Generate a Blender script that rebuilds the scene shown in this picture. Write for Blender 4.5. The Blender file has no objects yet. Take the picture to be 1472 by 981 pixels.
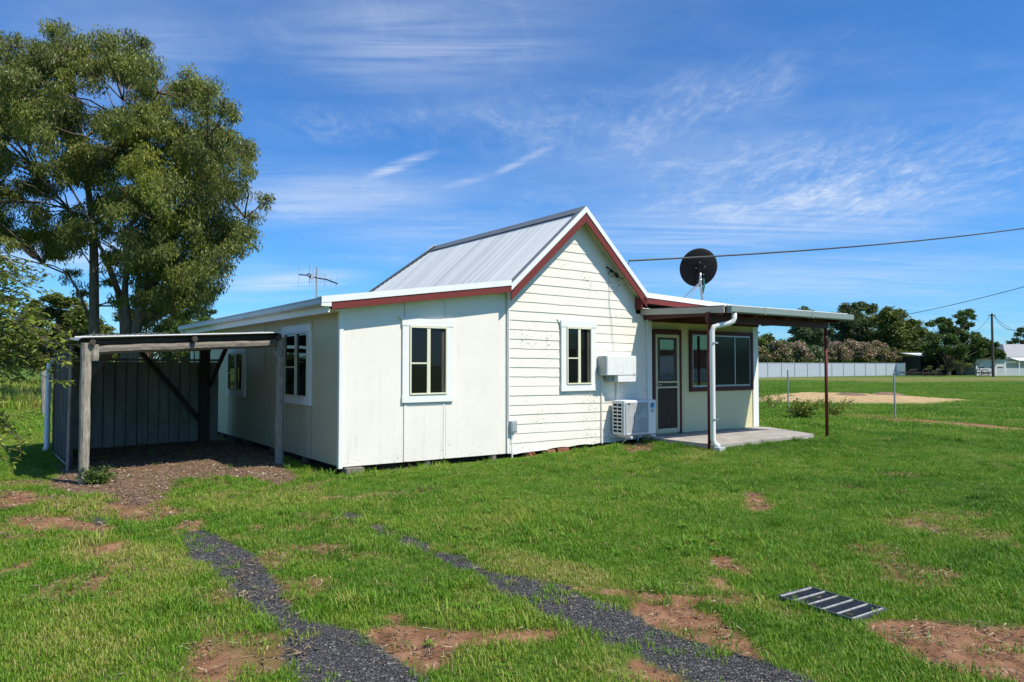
import bpy, math, random
import numpy as np
from mathutils import Vector
R = math.radians
rng = np.random.default_rng(7)
random.seed(7)
scene = bpy.context.scene
COL = scene.collection

# ------------------------------------------------------------------ camera
F, CX, CY, HOR, H = 1040.0, 736.0, 490.5, 525.0, 1.6
pitch = math.atan((HOR - CY) / F)
cam = bpy.data.cameras.new('camera'); camo = bpy.data.objects.new('camera', cam); COL.objects.link(camo)
camo.location = (0, 0, H); camo.rotation_euler = (math.pi/2 + pitch, 0, 0)
cam.sensor_width = 36; cam.lens = 36 * F / 1472; cam.clip_end = 6000; cam.clip_start = .05
scene.camera = camo

def gnd(x, y):                      # photo pixel -> point on the level ground
    d = np.array([x - CX, F*math.cos(pitch) - (CY-y)*math.sin(pitch), F*math.sin(pitch) + (CY-y)*math.cos(pitch)])
    t = -H / d[2]
    return (d[0]*t, d[1]*t)
# house frame
O = np.array([-2.551, 10.800, 0.0]); A = R(35.797)
U = np.array([math.cos(A), math.sin(A), 0]); V = np.array([-math.sin(A), math.cos(A), 0])
def W(u, v, z=0): return tuple(O + U*u + V*v + np.array([0, 0, z]))
def house_uv(X, Y): dx, dy = X - O[0], Y - O[1]; return dx*U[0] + dy*U[1], dx*V[0] + dy*V[1]

# ------------------------------------------------------------------ noise helpers (numpy)
_perm = np.random.default_rng(3).random((256, 256))
def vnoise(x, y, s=1.0, o=0):
    x = np.asarray(x)*s + 37.7*o + 1000; y = np.asarray(y)*s + 91.3*o + 1000
    xi = np.floor(x).astype(int); yi = np.floor(y).astype(int); fx = x-xi; fy = y-yi
    fx = fx*fx*(3-2*fx); fy = fy*fy*(3-2*fy)
    p = lambda a, b: _perm[a % 256, b % 256]
    return (p(xi, yi)*(1-fx)+p(xi+1, yi)*fx)*(1-fy)+(p(xi, yi+1)*(1-fx)+p(xi+1, yi+1)*fx)*fy
def fbm(x, y, s=1.0, o=0, n=4):
    t = 0; a = .5
    for k in range(n): t = t + a*vnoise(x, y, s*2**k, o+k*5); a *= .5
    return t/(1-.5**n)
def sstep(a, b, x): t = np.clip((x-a)/(b-a), 0, 1); return t*t*(3-2*t)
def poly_sd(px, py, poly):          # signed distance, negative inside
    poly = np.array(poly); d = np.full(px.shape, 1e9); ins = np.zeros(px.shape, bool)
    n = len(poly)
    for i in range(n):
        a = poly[i]; b = poly[(i+1) % n]; e = b-a
        wx = px-a[0]; wy = py-a[1]; t = np.clip((wx*e[0]+wy*e[1])/(e@e+1e-12), 0, 1)
        d = np.minimum(d, np.hypot(wx-e[0]*t, wy-e[1]*t))
        c = ((a[1] > py) != (b[1] > py)); 
        with np.errstate(divide='ignore', invalid='ignore'):
            xs = (b[0]-a[0])*(py-a[1])/(b[1]-a[1]+1e-12)+a[0]
        ins ^= c & (px < xs)
    return np.where(ins, -d, d)

# ------------------------------------------------------------------ terrain
def ground_z(x, y):
    x = np.asarray(x, float); y = np.asarray(y, float)
    u, v = house_uv(x, y)
    z = .1*sstep(2.5, 6.5, u)*sstep(-5.5, -.8, v)*(1-sstep(11, 18, u))*(1-sstep(8, 14, v))
    z = z - .035*sstep(-.45, -.05, v)*(1-sstep(9, 10, v))*sstep(-.5, 0, u)*(1-sstep(6.0, 6.4, u))
    z = z + (.03*(fbm(x, y, .9, 3)-.5) + .018*(fbm(x, y, 4, 9)-.5))*(1-sstep(40, 90, y))
    return z

PATCH = {}
def P(*pts): return [gnd(a, b) for a, b in pts]
TAR = [P((262,768),(285,758),(318,770),(364,796),(388,822),(408,850),(414,880),(450,893),(504,904),(533,925),(576,953),(612,981),(640,1010),(470,1020),(438,981),(412,950),(404,913),(381,894),(343,861),(309,827),(271,806)),
       P((609,790),(640,795),(666,799),(704,820),(761,832),(818,843),(856,864),(892,868),(934,897),(989,918),(1053,936),(1103,946),(1163,978),(1215,1010),(1040,1010),(977,967),(913,938),(866,922),(838,908),(809,899),(761,870),(718,846),(675,825),(625,804)),
       P((488,741),(505,734),(530,743),(520,751),(498,750)), P((524,757),(545,753),(572,765),(560,773),(540,769)), P((562,768),(588,770),(618,786),(606,794),(580,783)),
       P((133,742),(150,740),(152,752),(138,755))]
SOIL = [P((509,903),(560,899),(640,905),(700,903),(809,902),(800,917),(740,925),(676,928),(640,955),(612,975),(575,955),(530,922)),
        P((905,862),(950,868),(990,868),(1040,890),(1110,942),(1090,948),(1040,930),(990,918),(940,900),(905,880)),
        P((800,843),(870,846),(960,852),(1075,862),(1060,872),(960,868),(880,856)),
        P((1015,795),(1050,800),(1082,825),(1070,832),(1030,815)), P((1012,828),(1045,832),(1072,850),(1062,862),(1030,850)),
        P((1072,708),(1095,708),(1112,730),(1090,738),(1070,730)), P((1160,808),(1175,812),(1197,835),(1192,846),(1175,830)),
        P((1240,898),(1285,890),(1340,893),(1400,902),(1480,900),(1600,930),(1600,1020),(1490,985),(1400,972),(1335,952),(1270,925)),
        P((898,948),(930,950),(975,968),(985,985),(930,985)), P((540,885),(580,880),(595,890),(560,900)),
        P((888,650),(900,641),(945,646),(940,656),(905,657)),
        P((-40,712),(30,706),(68,708),(60,722),(10,734),(-40,736)), P((150,715),(240,722),(262,735),(230,752),(170,750)), P((0,745),(90,742),(180,758),(150,768),(40,764)), P((-40,830),(40,806),(60,800),(50,814),(-20,836)),
        P((120,790),(170,776),(200,778),(180,792),(130,800)), P((285,925),(300,915),(335,945),(350,985),(300,985),(270,965)), P((85,850),(105,852),(100,866),(82,865)), P((1225,600),(1300,602),(1400,609),(1490,617),(1490,622),(1400,614),(1290,607)),
        P((255,750),(300,748),(296,760),(262,766))]
GRAV = [P((70,700),(96,660),(130,640),(330,632),(402,640),(425,690),(395,700),(360,688),(300,684),(300,688),(262,690),(250,706),(225,722),(190,730),(150,712),(100,710),(66,702))]
GRAV.append([gnd(95, 665), gnd(128, 640), gnd(312, 629), gnd(404, 662), gnd(250, 670)])
DRY = [P((1088,572),(1150,566),(1230,567),(1330,573),(1395,576),(1330,582),(1180,581),(1088,578)),
       P((1200,596),(1260,598),(1330,605),(1472,618),(1472,625),(1400,618),(1290,607),(1190,600)), P((1040,543),(1600,542.5),(1600,549),(1480,548),(1300,550.5),(1180,546.5),(1040,545.5)),
       P((390,640),(440,640),(435,660),(400,665)), P((60,720),(190,722),(190,740),(40,745)), P((100,770),(260,790),(300,830),(200,830),(90,800)), P((990,650),(1040,655),(1000,672),(960,665)), P((660,780),(860,820),(900,850),(800,840),(690,815)),
       P((1005,840),(1100,855),(1120,880),(1060,880)), P((840,960),(1000,950),(1060,985),(900,990))]
def masks(x, y):
    """soil, tar, gravel, dry in 0..1 for points on the ground"""
    wx = x + .10*(fbm(x, y, 5, 1)-.5) + .05*(fbm(x, y, 19, 2)-.5); wy = y + .10*(fbm(x, y, 5, 11)-.5) + .05*(fbm(x, y, 19, 12)-.5)
    k = np.clip(y/14, .35, 3)
    def m(polys, soft, grow=0):
        t = np.zeros(np.shape(x))
        for p in polys:
            pa = np.array(p); lo = pa.min(0)-2; hi = pa.max(0)+2
            sel = (x > lo[0]) & (x < hi[0]) & (y > lo[1]) & (y < hi[1])
            if not sel.any(): continue
            d = poly_sd(wx[sel], wy[sel], p)
            t[sel] = np.maximum(t[sel], 1-sstep(-soft, soft, (d-grow)/k[sel]))
        return t
    soil = m(SOIL, .06, .0); tar = m(TAR, .035, .0); grav = m(GRAV, .12); dry = m(DRY, .35)
    spots = np.maximum(sstep(.66, .74, fbm(x, y, 1.1, 21))*.7, sstep(.54, .66, fbm(x, y, 1.9, 27))*.75*(1-sstep(-1.8, .1, x))*sstep(4.2, 5.4, y))*(1-sstep(9, 14, y))
    soil = np.maximum(soil, spots)
    return soil, tar, grav, dry

# ------------------------------------------------------------------ node helpers
def mat(name):
    m = bpy.data.materials.new(name); m.use_nodes = True
    nt = m.node_tree; b = nt.nodes['Principled BSDF']
    return m, nt, b
def N(nt, typ, **kw):
    n = nt.nodes.new(typ)
    for k, v in kw.items(): setattr(n, k, v)
    return n
def setin(n, **kw):
    for k, v in kw.items(): n.inputs[k.replace('_', ' ')].default_value = v
    return n
def noise(nt, scale, detail=6, rough=.6, vec=None, dist=0):
    n = N(nt, 'ShaderNodeTexNoise'); n.inputs['Scale'].default_value = scale; n.inputs['Detail'].default_value = detail
    n.inputs['Roughness'].default_value = rough; n.inputs['Distortion'].default_value = dist
    if vec is not None: nt.links.new(vec, n.inputs['Vector'])
    return n
def ramp(nt, fac, stops):
    r = N(nt, 'ShaderNodeValToRGB'); el = r.color_ramp.elements
    while len(el) < len(stops): el.new(.5)
    for e, (p, c) in zip(el, stops): e.position = p; e.color = (*c, 1) if len(c) == 3 else c
    nt.links.new(fac, r.inputs['Fac']); return r
def mix(nt, fac, a, b, bt='MIX'):
    n = N(nt, 'ShaderNodeMix', data_type='RGBA', blend_type=bt)
    for i, val in ((0, fac), (6, a), (7, b)):
        if hasattr(val, 'is_output') or isinstance(val, bpy.types.NodeSocket): nt.links.new(val, n.inputs[i])
        elif i == 0: n.inputs[0].default_value = val
        else: n.inputs[i].default_value = (*val, 1)
    return n.outputs[2]
def math_(nt, op, a, b=None, c=None):
    n = N(nt, 'ShaderNodeMath', operation=op)
    for i, val in enumerate((a, b, c)):
        if val is None: continue
        if isinstance(val, bpy.types.NodeSocket): nt.links.new(val, n.inputs[i])
        else: n.inputs[i].default_value = val
    return n.outputs[0]
def bump(nt, b, height, strength=.3, dist=.01):
    n = N(nt, 'ShaderNodeBump'); n.inputs['Strength'].default_value = strength; n.inputs['Distance'].default_value = dist
    nt.links.new(height, n.inputs['Height']); nt.links.new(n.outputs[0], b.inputs['Normal'])
def objvec(nt, scale=(1, 1, 1)):
    t = N(nt, 'ShaderNodeTexCoord'); m = N(nt, 'ShaderNodeMapping'); m.inputs['Scale'].default_value = scale
    nt.links.new(t.outputs['Object'], m.inputs['Vector']); return m.outputs['Vector']

def plain(name, col, rough=.5, metal=0, var=.12, nscale=6, bmp=0, spec=.5):
    m, nt, b = mat(name); v = objvec(nt)
    n = noise(nt, nscale, 6, .65, v)
    lo = tuple(c*(1-var) for c in col); hi = tuple(min(1, c*(1+var)) for c in col)
    r = ramp(nt, n.outputs['Fac'], [(.3, lo), (.7, hi)])
    nt.links.new(r.outputs[0], b.inputs['Base Color'])
    b.inputs['Roughness'].default_value = rough; b.inputs['Metallic'].default_value = metal
    b.inputs['Specular IOR Level'].default_value = spec
    if bmp: bump(nt, b, n.outputs['Fac'], bmp, .01)
    return m

def painted(name, col, dirt_or_shade=(.25, .22, .16), chips=0, streak=.12, low=None, grain=False):
    """house paint: faint roller mottling, rain streaks, chips and a dirty foot"""
    m, nt, b = mat(name)
    v = objvec(nt)
    big = noise(nt, 1.3, 5, .6, v); st = noise(nt, 2.2, 6, .7, objvec(nt, (6, 6, .6)))
    c = mix(nt, ramp(nt, big.outputs['Fac'], [(.35, (0, 0, 0)), (.75, (1, 1, 1))]).outputs[0], col, tuple(x*.93 for x in col))
    s = ramp(nt, st.outputs['Fac'], [(.55, (0, 0, 0)), (.8, (1, 1, 1))])
    c = mix(nt, math_(nt, 'MULTIPLY', s.outputs[0], streak), c, dirt_or_shade)
    if low:
        sep = N(nt, 'ShaderNodeSeparateXYZ'); t = N(nt, 'ShaderNodeTexCoord'); nt.links.new(t.outputs['Object'], sep.inputs[0])
        mr = N(nt, 'ShaderNodeMapRange'); nt.links.new(sep.outputs['Z'], mr.inputs[0])
        mr.inputs[1].default_value = low; mr.inputs[2].default_value = .05
        f = noise(nt, 22, 8, .75, v)
        thr = math_(nt, 'ADD', math_(nt, 'MULTIPLY', mr.outputs[0], .13), f.outputs['Fac'])
        sp = ramp(nt, thr, [(.675, (0, 0, 0)), (.75, (1, 1, 1))])
        c = mix(nt, math_(nt, 'MULTIPLY', sp.outputs[0], .75), c, tuple(x*.8 for x in dirt_or_shade))
    if chips:
        f = noise(nt, 26, 9, .8, objvec(nt, (.5, .5, 2.2))); g = noise(nt, 1.7, 3, .6, v)
        thr = math_(nt, 'ADD', f.outputs['Fac'], math_(nt, 'MULTIPLY', g.outputs['Fac'], .35))
        sp = ramp(nt, thr, [(.955-chips*.10, (0, 0, 0)), (.975-chips*.10, (1, 1, 1))])
        c = mix(nt, sp.outputs[0], c, (.2, .17, .13))
    nt.links.new(c, b.inputs['Base Color']); b.inputs['Roughness'].default_value = .55
    b.inputs['Specular IOR Level'].default_value = .3
    fine = noise(nt, 60, 4, .6, objvec(nt, (.25, .25, 2)) if grain else v)
    hh = math_(nt, 'ADD', math_(nt, 'MULTIPLY', big.outputs['Fac'], 1.2), math_(nt, 'MULTIPLY', fine.outputs['Fac'], .25))
    bump(nt, b, hh, .25, .012)
    return m

def nailed(m, sx=.45, sz=.30, r=.0055):
    """small rusty nail heads on a grid across the sheets"""
    nt = m.node_tree; b = nt.nodes['Principled BSDF']; t = N(nt, 'ShaderNodeTexCoord'); sp = N(nt, 'ShaderNodeSeparateXYZ'); nt.links.new(t.outputs['Object'], sp.inputs[0])
    h = math_(nt, 'ADD', sp.outputs[0], sp.outputs[1]); fx = math_(nt, 'PINGPONG', h, sx/2); fz = math_(nt, 'PINGPONG', sp.outputs[2], sz/2)
    d = math_(nt, 'SQRT', math_(nt, 'ADD', math_(nt, 'POWER', fx, 2), math_(nt, 'POWER', fz, 2)))
    k = math_(nt, 'LESS_THAN', d, r); old = b.inputs['Base Color'].links[0].from_socket
    nt.links.new(mix(nt, math_(nt, 'MULTIPLY', k, .55), old, (.30, .20, .12)), b.inputs['Base Color'])
M = {}
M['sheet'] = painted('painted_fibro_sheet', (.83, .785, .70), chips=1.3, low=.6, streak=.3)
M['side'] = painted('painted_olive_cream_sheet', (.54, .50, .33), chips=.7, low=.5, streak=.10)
M['board'] = painted('painted_weatherboard', (.83, .785, .69), chips=1.68, low=.6, streak=.15, grain=True)
M['yellow'] = painted('painted_cream_sheet', (.66, .61, .36), chips=.8, low=.35, streak=.08)
M['trim'] = painted('white_trim_paint', (.80, .80, .76), chips=.7, streak=.08)
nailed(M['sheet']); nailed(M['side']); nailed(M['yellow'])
M['boxpaint'] = painted('rust_flecked_box_paint', (.78, .79, .77), dirt_or_shade=(.28, .17, .10), chips=1.45, streak=.5)
M['cream_trim'] = painted('cream_window_paint', (.72, .70, .52), chips=.5, streak=.05)
M['red'] = painted('dark_red_paint', (.17, .030, .024), dirt_or_shade=(.1, .05, .04), chips=.9, streak=.2)
M['darkred'] = painted('maroon_paint', (.085, .02, .017), dirt_or_shade=(.05, .03, .03), chips=.4)
M['cap'] = plain('painted_flashing', (.76, .77, .75), .5, .0, .05, 4)
M['capgrey'] = plain('sky_dark_grey_capping', (.17, .19, .20), .5, .1, .1, 4)  # grey stands in for dark sky mirrored in the smooth capping
M['gutter'] = plain('grey_green_gutter', (.24, .285, .255), .45, .1, .10, 5, .1)
M['gutter_grey'] = plain('grey_gutter', (.45, .48, .48), .45, .1, .1, 5, .1)
M['beige'] = plain('beige_fascia_paint', (.46, .42, .34), .6, 0, .06, 4)
M['pipe'] = plain('white_pipe', (.80, .79, .75), .4, 0, .05, 4)
M['greybox'] = plain('grey_plastic', (.32, .35, .37), .5, 0, .08, 9)
M['black'] = plain('matt_black', (.012, .012, .013), .8, 0, .2, 5, 0, .2)
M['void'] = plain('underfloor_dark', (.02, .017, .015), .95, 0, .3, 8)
M['steel'] = plain('galvanised_steel', (.45, .46, .47), .4, .7, .15, 20, .1)
M['darksteel'] = plain('dull_steel', (.10, .11, .12), .5, .4, .2, 20)
M['grate'] = plain('weathered_grate_steel', (.50, .49, .46), .6, .2, .35, 25, .2)
M['wire'] = plain('cable_black', (.02, .02, .022), .6)
M['concrete'] = plain('concrete', (.36, .33, .29), .85, 0, .25, 3.5, .3)
M['stump'] = plain('stump', (.16, .14, .12), .9, 0, .4, 14, .5)
M['brick'] = plain('loose_brick', (.28, .10, .06), .9, 0, .3, 12, .4)
M['acw'] = plain('ac_white', (.74, .75, .73), .4, 0, .03, 4)
M['logo'] = plain('logo_blue', (.05, .35, .62), .4, 0, .02)
M['inkb'] = plain('logo_ink', (.01, .015, .05), .5, 0, .02)
M['bluegrey'] = plain('bluegrey_fence', (.42, .46, .50), .5, .1, .08, 2.5)
M['dgreen'] = plain('green_plastic', (.02, .16, .12), .5)

def glass(name, base=(.006, .007, .007), rough=.02, spec=.5):
    m, nt, b = mat(name); b.inputs['Base Color'].default_value = (*base, 1); b.inputs['Roughness'].default_value = rough
    b.inputs['Specular IOR Level'].default_value = spec
    n = noise(nt, 2.5, 2, .5, objvec(nt)); bump(nt, b, n.outputs['Fac'], .04, .02); return m
M['glass'] = glass('dark_window_glass', spec=.3)
M['glass2'] = glass('clear_window_glass', (.01, .012, .011), .01, 1.0); M['glass2'].node_tree.nodes['Principled BSDF'].inputs['Coat Weight'].default_value = 1; M['glass2'].node_tree.nodes['Principled BSDF'].inputs['Coat IOR'].default_value = 1.9; M['glass3'] = glass('screened_window_glass', (.018, .020, .017), .12, .25)
M['doorcream'] = plain('aged_cream_frame', (.56, .50, .31), .5, 0, .06, 5)
M['screen'] = plain('fly_screen', (.055, .040, .024), .55, .2, .2, 30)

def roof_mat(name, col, rough=.38, metal=.55):
    """zinc sheet: shade of the corrugations painted into the valleys, ribs toned at random"""
    m, nt, b = mat(name); v = objvec(nt)
    n = noise(nt, 1.0, 6, .6, objvec(nt, (.25, 2.2, .25))); n2 = noise(nt, 14, 6, .7, v); n3 = noise(nt, 5, 3, .6, objvec(nt, (.15, 5, .15)))
    r = ramp(nt, n.outputs['Fac'], [(.3, tuple(c*.86 for c in col)), (.7, col)])
    c = mix(nt, ramp(nt, n2.outputs['Fac'], [(.62, (0, 0, 0)), (.8, (.5, .5, .5))]).outputs[0], r.outputs[0], (.3, .28, .25))
    at = N(nt, 'ShaderNodeAttribute', attribute_name='valley')
    dirt_or_shade = math_(nt, 'MULTIPLY', at.outputs['Fac'], ramp(nt, n3.outputs['Fac'], [(.3, (.5, .5, .5)), (.6, (1, 1, 1))]).outputs[0])  # valley tone is painted rib shade, with random rib tone and dark laps
    c = mix(nt, dirt_or_shade, c, tuple(x*.42 for x in col))
    nt.links.new(c, b.inputs['Base Color']); b.inputs['Metallic'].default_value = metal
    rr = ramp(nt, n2.outputs['Fac'], [(.3, (rough,)*3), (.7, (rough+.15,)*3)]); nt.links.new(rr.outputs[0], b.inputs['Roughness'])
    return m
M['roof'] = roof_mat('corrugated_zinc', (.60, .64, .65), .45, .15)
M['iron'] = roof_mat('old_galvanised_iron', (.30, .33, .33), .6, .25)
def rust_iron():
    m, nt, b = mat('weathered_shed_iron'); v = objvec(nt, (3, 3, .5))
    n = noise(nt, 1.6, 8, .7, v); n2 = noise(nt, 9, 6, .7, objvec(nt))
    r = ramp(nt, n.outputs['Fac'], [(.35, (.21, .22, .19)), (.55, (.31, .32, .275)), (.72, (.40, .40, .35))])
    c = mix(nt, ramp(nt, n2.outputs['Fac'], [(.58, (0, 0, 0)), (.75, (.6, .6, .6))]).outputs[0], r.outputs[0], (.12, .075, .05))
    nt.links.new(c, b.inputs['Base Color']); b.inputs['Roughness'].default_value = .7; b.inputs['Metallic'].default_value = .15
    bump(nt, b, n2.outputs['Fac'], .3, .01); return m
M['shediron'] = rust_iron()
def wood(name, a, c2, sx=(5, 5, .7), rough=.85):
    m, nt, b = mat(name); v = objvec(nt, sx)
    n = noise(nt, 9, 9, .72, v, .4); w = noise(nt, 40, 5, .7, v)
    r = ramp(nt, n.outputs['Fac'], [(.32, a), (.5, tuple((x+y)/2 for x, y in zip(a, c2))), (.68, c2)])
    cr = ramp(nt, w.outputs['Fac'], [(.30, (1, 1, 1)), (.42, (0, 0, 0))])
    c = mix(nt, math_(nt, 'MULTIPLY', cr.outputs[0], .7), r.outputs[0], tuple(x*.35 for x in a))
    nt.links.new(c, b.inputs['Base Color']); b.inputs['Roughness'].default_value = rough
    b.inputs['Specular IOR Level'].default_value = .2
    bump(nt, b, math_(nt, 'ADD', n.outputs['Fac'], w.outputs['Fac']), .8, .012); return m
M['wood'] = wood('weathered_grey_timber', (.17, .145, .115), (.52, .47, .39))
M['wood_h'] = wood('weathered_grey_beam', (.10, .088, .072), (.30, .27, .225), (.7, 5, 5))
M['sideiron'] = plain('shaded_rust_brown_iron', (.075, .06, .052), .85, 0, .4, 5, .3)  # brown iron darkened to carry the shade on the carport's outer side
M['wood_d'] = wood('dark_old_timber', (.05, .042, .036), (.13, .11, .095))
M['bark_gum'] = wood('gum_bark', (.06, .046, .034), (.21, .165, .12), (1.2, 1.2, .25))
M['bark'] = wood('dark_bark', (.045, .035, .028), (.14, .11, .085), (1.2, 1.2, .3))

def leaf_mat(name, stops, trans=.3, rough=.5, flower=None):
    m, nt, b = mat(name)
    at = N(nt, 'ShaderNodeAttribute', attribute_name='tint')
    r = ramp(nt, at.outputs['Fac'], stops)
    nt.links.new(r.outputs[0], b.inputs['Base Color']); b.inputs['Roughness'].default_value = rough
    b.inputs['Specular IOR Level'].default_value = .35
    out = nt.nodes['Material Output']; tr = N(nt, 'ShaderNodeBsdfTranslucent')
    tc = mix(nt, .5, r.outputs[0], (.16, .22, .02)); nt.links.new(tc, tr.inputs[0])
    if flower: nt.links.new(r.outputs[0], tr.inputs[0])
    mx = N(nt, 'ShaderNodeMixShader'); mx.inputs[0].default_value = trans
    nt.links.new(b.outputs[0], mx.inputs[1]); nt.links.new(tr.outputs[0], mx.inputs[2]); nt.links.new(mx.outputs[0], out.inputs[0])
    return m
M['leaf_gum'] = leaf_mat('gum_leaf', [(0, (.075, .095, .036)), (.4, (.155, .18, .044)), (.75, (.27, .30, .040)), (1, (.42, .45, .045))], .35, .42)
M['leaf_olive'] = leaf_mat('olive_leaf', [(0, (.066, .085, .018)), (.6, (.13, .16, .030)), (1, (.22, .26, .05))], .25)
M['leaf_dark'] = leaf_mat('dark_leaf', [(0, (.032, .062, .014)), (.6, (.078, .14, .030)), (1, (.15, .23, .055))], .2)
M['leaf_blue'] = leaf_mat('bluish_leaf', [(0, (.052, .078, .034)), (.6, (.115, .16, .066)), (1, (.21, .26, .11))], .2)
M['leaf_green'] = leaf_mat('bright_leaf', [(0, (.035, .07, .014)), (.6, (.07, .13, .022)), (1, (.13, .20, .04))], .3)
M['leaf_sap'] = leaf_mat('sapling_leaf', [(0, (.07, .11, .014)), (.55, (.18, .24, .028)), (1, (.34, .40, .06))], .3)
M['flower'] = leaf_mat('pink_blossom', [(0, (.36, .16, .16)), (.6, (.72, .42, .42)), (1, (.85, .65, .62))], .15, .7, True)
M['flower_w'] = leaf_mat('pale_blossom', [(0, (.2, .26, .14)), (1, (.6, .65, .5))], .15, .7, True)

# ------------------------------------------------------------------ mesh builder
OFF = {}
def tag(o, label=None, cat=None, group=None, kind=None):
    if label: o['label'] = label
    if cat: o['category'] = cat
    if group: o['group'] = group
    if kind: o['kind'] = kind
    return o
def house_thing(name, u, v, z, label, cat, group=None):      # an Empty placed in the house's own axes
    o = bpy.data.objects.new(name, None); COL.objects.link(o); o.location = W(u, v, z); o.rotation_euler.z = A
    o.empty_display_size = .1; OFF[o.name] = (u, v, z); return tag(o, label, cat, group)
def thing(name, x, y, z, label, cat, group=None, rz=0):
    o = bpy.data.objects.new(name, None); COL.objects.link(o); o.location = (x, y, z); o.rotation_euler.z = rz
    o.empty_display_size = .1; OFF[o.name] = (0, 0, 0) if rz else (x, y, z); return tag(o, label, cat, group)

class MB:
    def __init__(s): s.v = []; s.f = []
    def add(s, vs, fs):
        n = len(s.v); s.v += [tuple(map(float, p)) for p in vs]; s.f += [tuple(i+n for i in f) for f in fs]; return s
    def box(s, x0, x1, y0, y1, z0, z1):
        return s.hexa([(x0,y0,z0),(x1,y0,z0),(x1,y1,z0),(x0,y1,z0)], [(x0,y0,z1),(x1,y0,z1),(x1,y1,z1),(x0,y1,z1)])
    def hexa(s, a, b):
        n = len(a); fs = [tuple(range(n))[::-1], tuple(range(n, 2*n))] + [(i, (i+1) % n, n+(i+1) % n, n+i) for i in range(n)]
        return s.add(list(a)+list(b), fs)
    def quad(s, *p): return s.add(p, [tuple(range(len(p)))])
    def tube(s, path, r, seg=8, cap=True):
        path = [Vector(p) for p in path]; rs = r if hasattr(r, '__len__') else [r]*len(path)
        n0 = len(s.v); prev = None; ring = []
        for i, p in enumerate(path):
            t = (path[min(i+1, len(path)-1)] - path[max(i-1, 0)]).normalized()
            if prev is None:
                a = Vector((0, 0, 1)) if abs(t.z) < .9 else Vector((1, 0, 0)); x = t.cross(a).normalized()
            else:
                x = (prev - t*prev.dot(t)).normalized()
            prev = x; y = t.cross(x)
            for k in range(seg):
                an = 2*math.pi*k/seg; q = p + (x*math.cos(an) + y*math.sin(an))*rs[i]; ring.append(tuple(q))
        fs = []
        for i in range(len(path)-1):
            for k in range(seg): a = i*seg+k; b = i*seg+(k+1) % seg; fs.append((a, b, b+seg, a+seg))
        if cap: fs.append(tuple(range(seg))[::-1]); fs.append(tuple(range((len(path)-1)*seg, len(path)*seg)))
        return s.add(ring, fs)
    def bar(s, a, b, w, h):       # rectangular bar between two points
        a = Vector(a); b = Vector(b); t = (b-a).normalized(); up = Vector((0, 0, 1)) if abs(t.z) < .95 else Vector((0, 1, 0))
        x = t.cross(up).normalized()*w/2; y = x.cross(t).normalized()*h/2
        return s.hexa([a-x-y, a+x-y, a+x+y, a-x+y], [b-x-y, b+x-y, b+x+y, b-x+y])
    def build(s, name, m, parent=None, bevel=0, smooth=False):
        off = OFF.get(parent.name, (0, 0, 0)) if parent is not None else (0, 0, 0)
        me = bpy.data.meshes.new(name); me.from_pydata([(a-off[0], b-off[1], c-off[2]) for a, b, c in s.v], [], s.f); me.update()
        o = bpy.data.objects.new(name, me); COL.objects.link(o)
        if parent is not None: o.parent = parent
        me.materials.append(m if not isinstance(m, str) else M[m])
        if getattr(s, 'attr', None): at = me.attributes.new('valley', 'FLOAT', 'POINT'); at.data.foreach_set('value', s.attr)
        import bmesh
        bm = bmesh.new(); bm.from_mesh(me); bmesh.ops.recalc_face_normals(bm, faces=bm.faces); bm.to_mesh(me); bm.free()
        if smooth: me.polygons.foreach_set('use_smooth', [True]*len(me.polygons))
        if bevel:
            md = o.modifiers.new('bevel', 'BEVEL'); md.width = bevel; md.segments = 2; md.limit_method = 'ANGLE'
        return o

# ================================================================== GROUND
def axis(lo, hi, step, g, far, g2=1.12):
    a = list(np.arange(lo, hi, step)); s = step; p = a[-1]
    while p < far: s *= g if p < 70 else g2; p += s; a.append(p)
    b = []; s = step; p = a[0]
    while p > -far: s *= g if p > -70 else g2; p -= s; b.append(p)
    return np.array(b[::-1]+a)
gx = axis(-7, 7.5, .05, 1.035, 3000); 
ys = list(np.arange(2.6, 12.5, .045)); s_ = .045; p_ = ys[-1]
while p_ < 3000: s_ *= 1.016 if p_ < 80 else 1.12; p_ += s_; ys.append(p_)
bk = []; p_ = 2.6; s_ = .1
while p_ > -3000: s_ *= 1.25; p_ -= s_; bk.append(p_)
gy = np.array(bk[::-1]+ys)
GX, GY = np.meshgrid(gx, gy); nx, ny = len(gx), len(gy)
X = GX.ravel(); Y = GY.ravel()
soil, tar, grav, dry = masks(X, Y)
Z = ground_z(X, Y)
mulch = np.zeros_like(X)
d_ = poly_sd(X, Y, DRY[0]); mulch = 1-sstep(-.5, .3, d_)
Z = Z + mulch*(.06+.08*fbm(X, Y, 1.2, 31)) - .012*soil - .004*tar
vv = np.stack([X, Y, Z], 1)
me = bpy.data.meshes.new('ground'); 
idx = (np.arange(ny-1)[:, None]*nx + np.arange(nx-1)[None]).ravel()
fc = np.stack([idx, idx+1, idx+1+nx, idx+nx], 1)
me.vertices.add(len(vv)); me.vertices.foreach_set('co', vv.ravel())
me.loops.add(fc.size); me.loops.foreach_set('vertex_index', fc.ravel().astype(np.int32))
me.polygons.add(len(fc)); me.polygons.foreach_set('loop_start', np.arange(0, fc.size, 4, dtype=np.int32)); me.update()
for nm, arr in (('soil', soil), ('tar', tar), ('gravel', grav), ('dry', np.clip(dry, 0, 1)), ('mulch', mulch)):
    at = me.attributes.new(nm, 'FLOAT', 'POINT'); at.data.foreach_set('value', arr.astype(np.float32))
me.polygons.foreach_set('use_smooth', np.ones(len(fc), bool))
ground = bpy.data.objects.new('ground', me); COL.objects.link(ground); ground['kind'] = 'structure'
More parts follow.
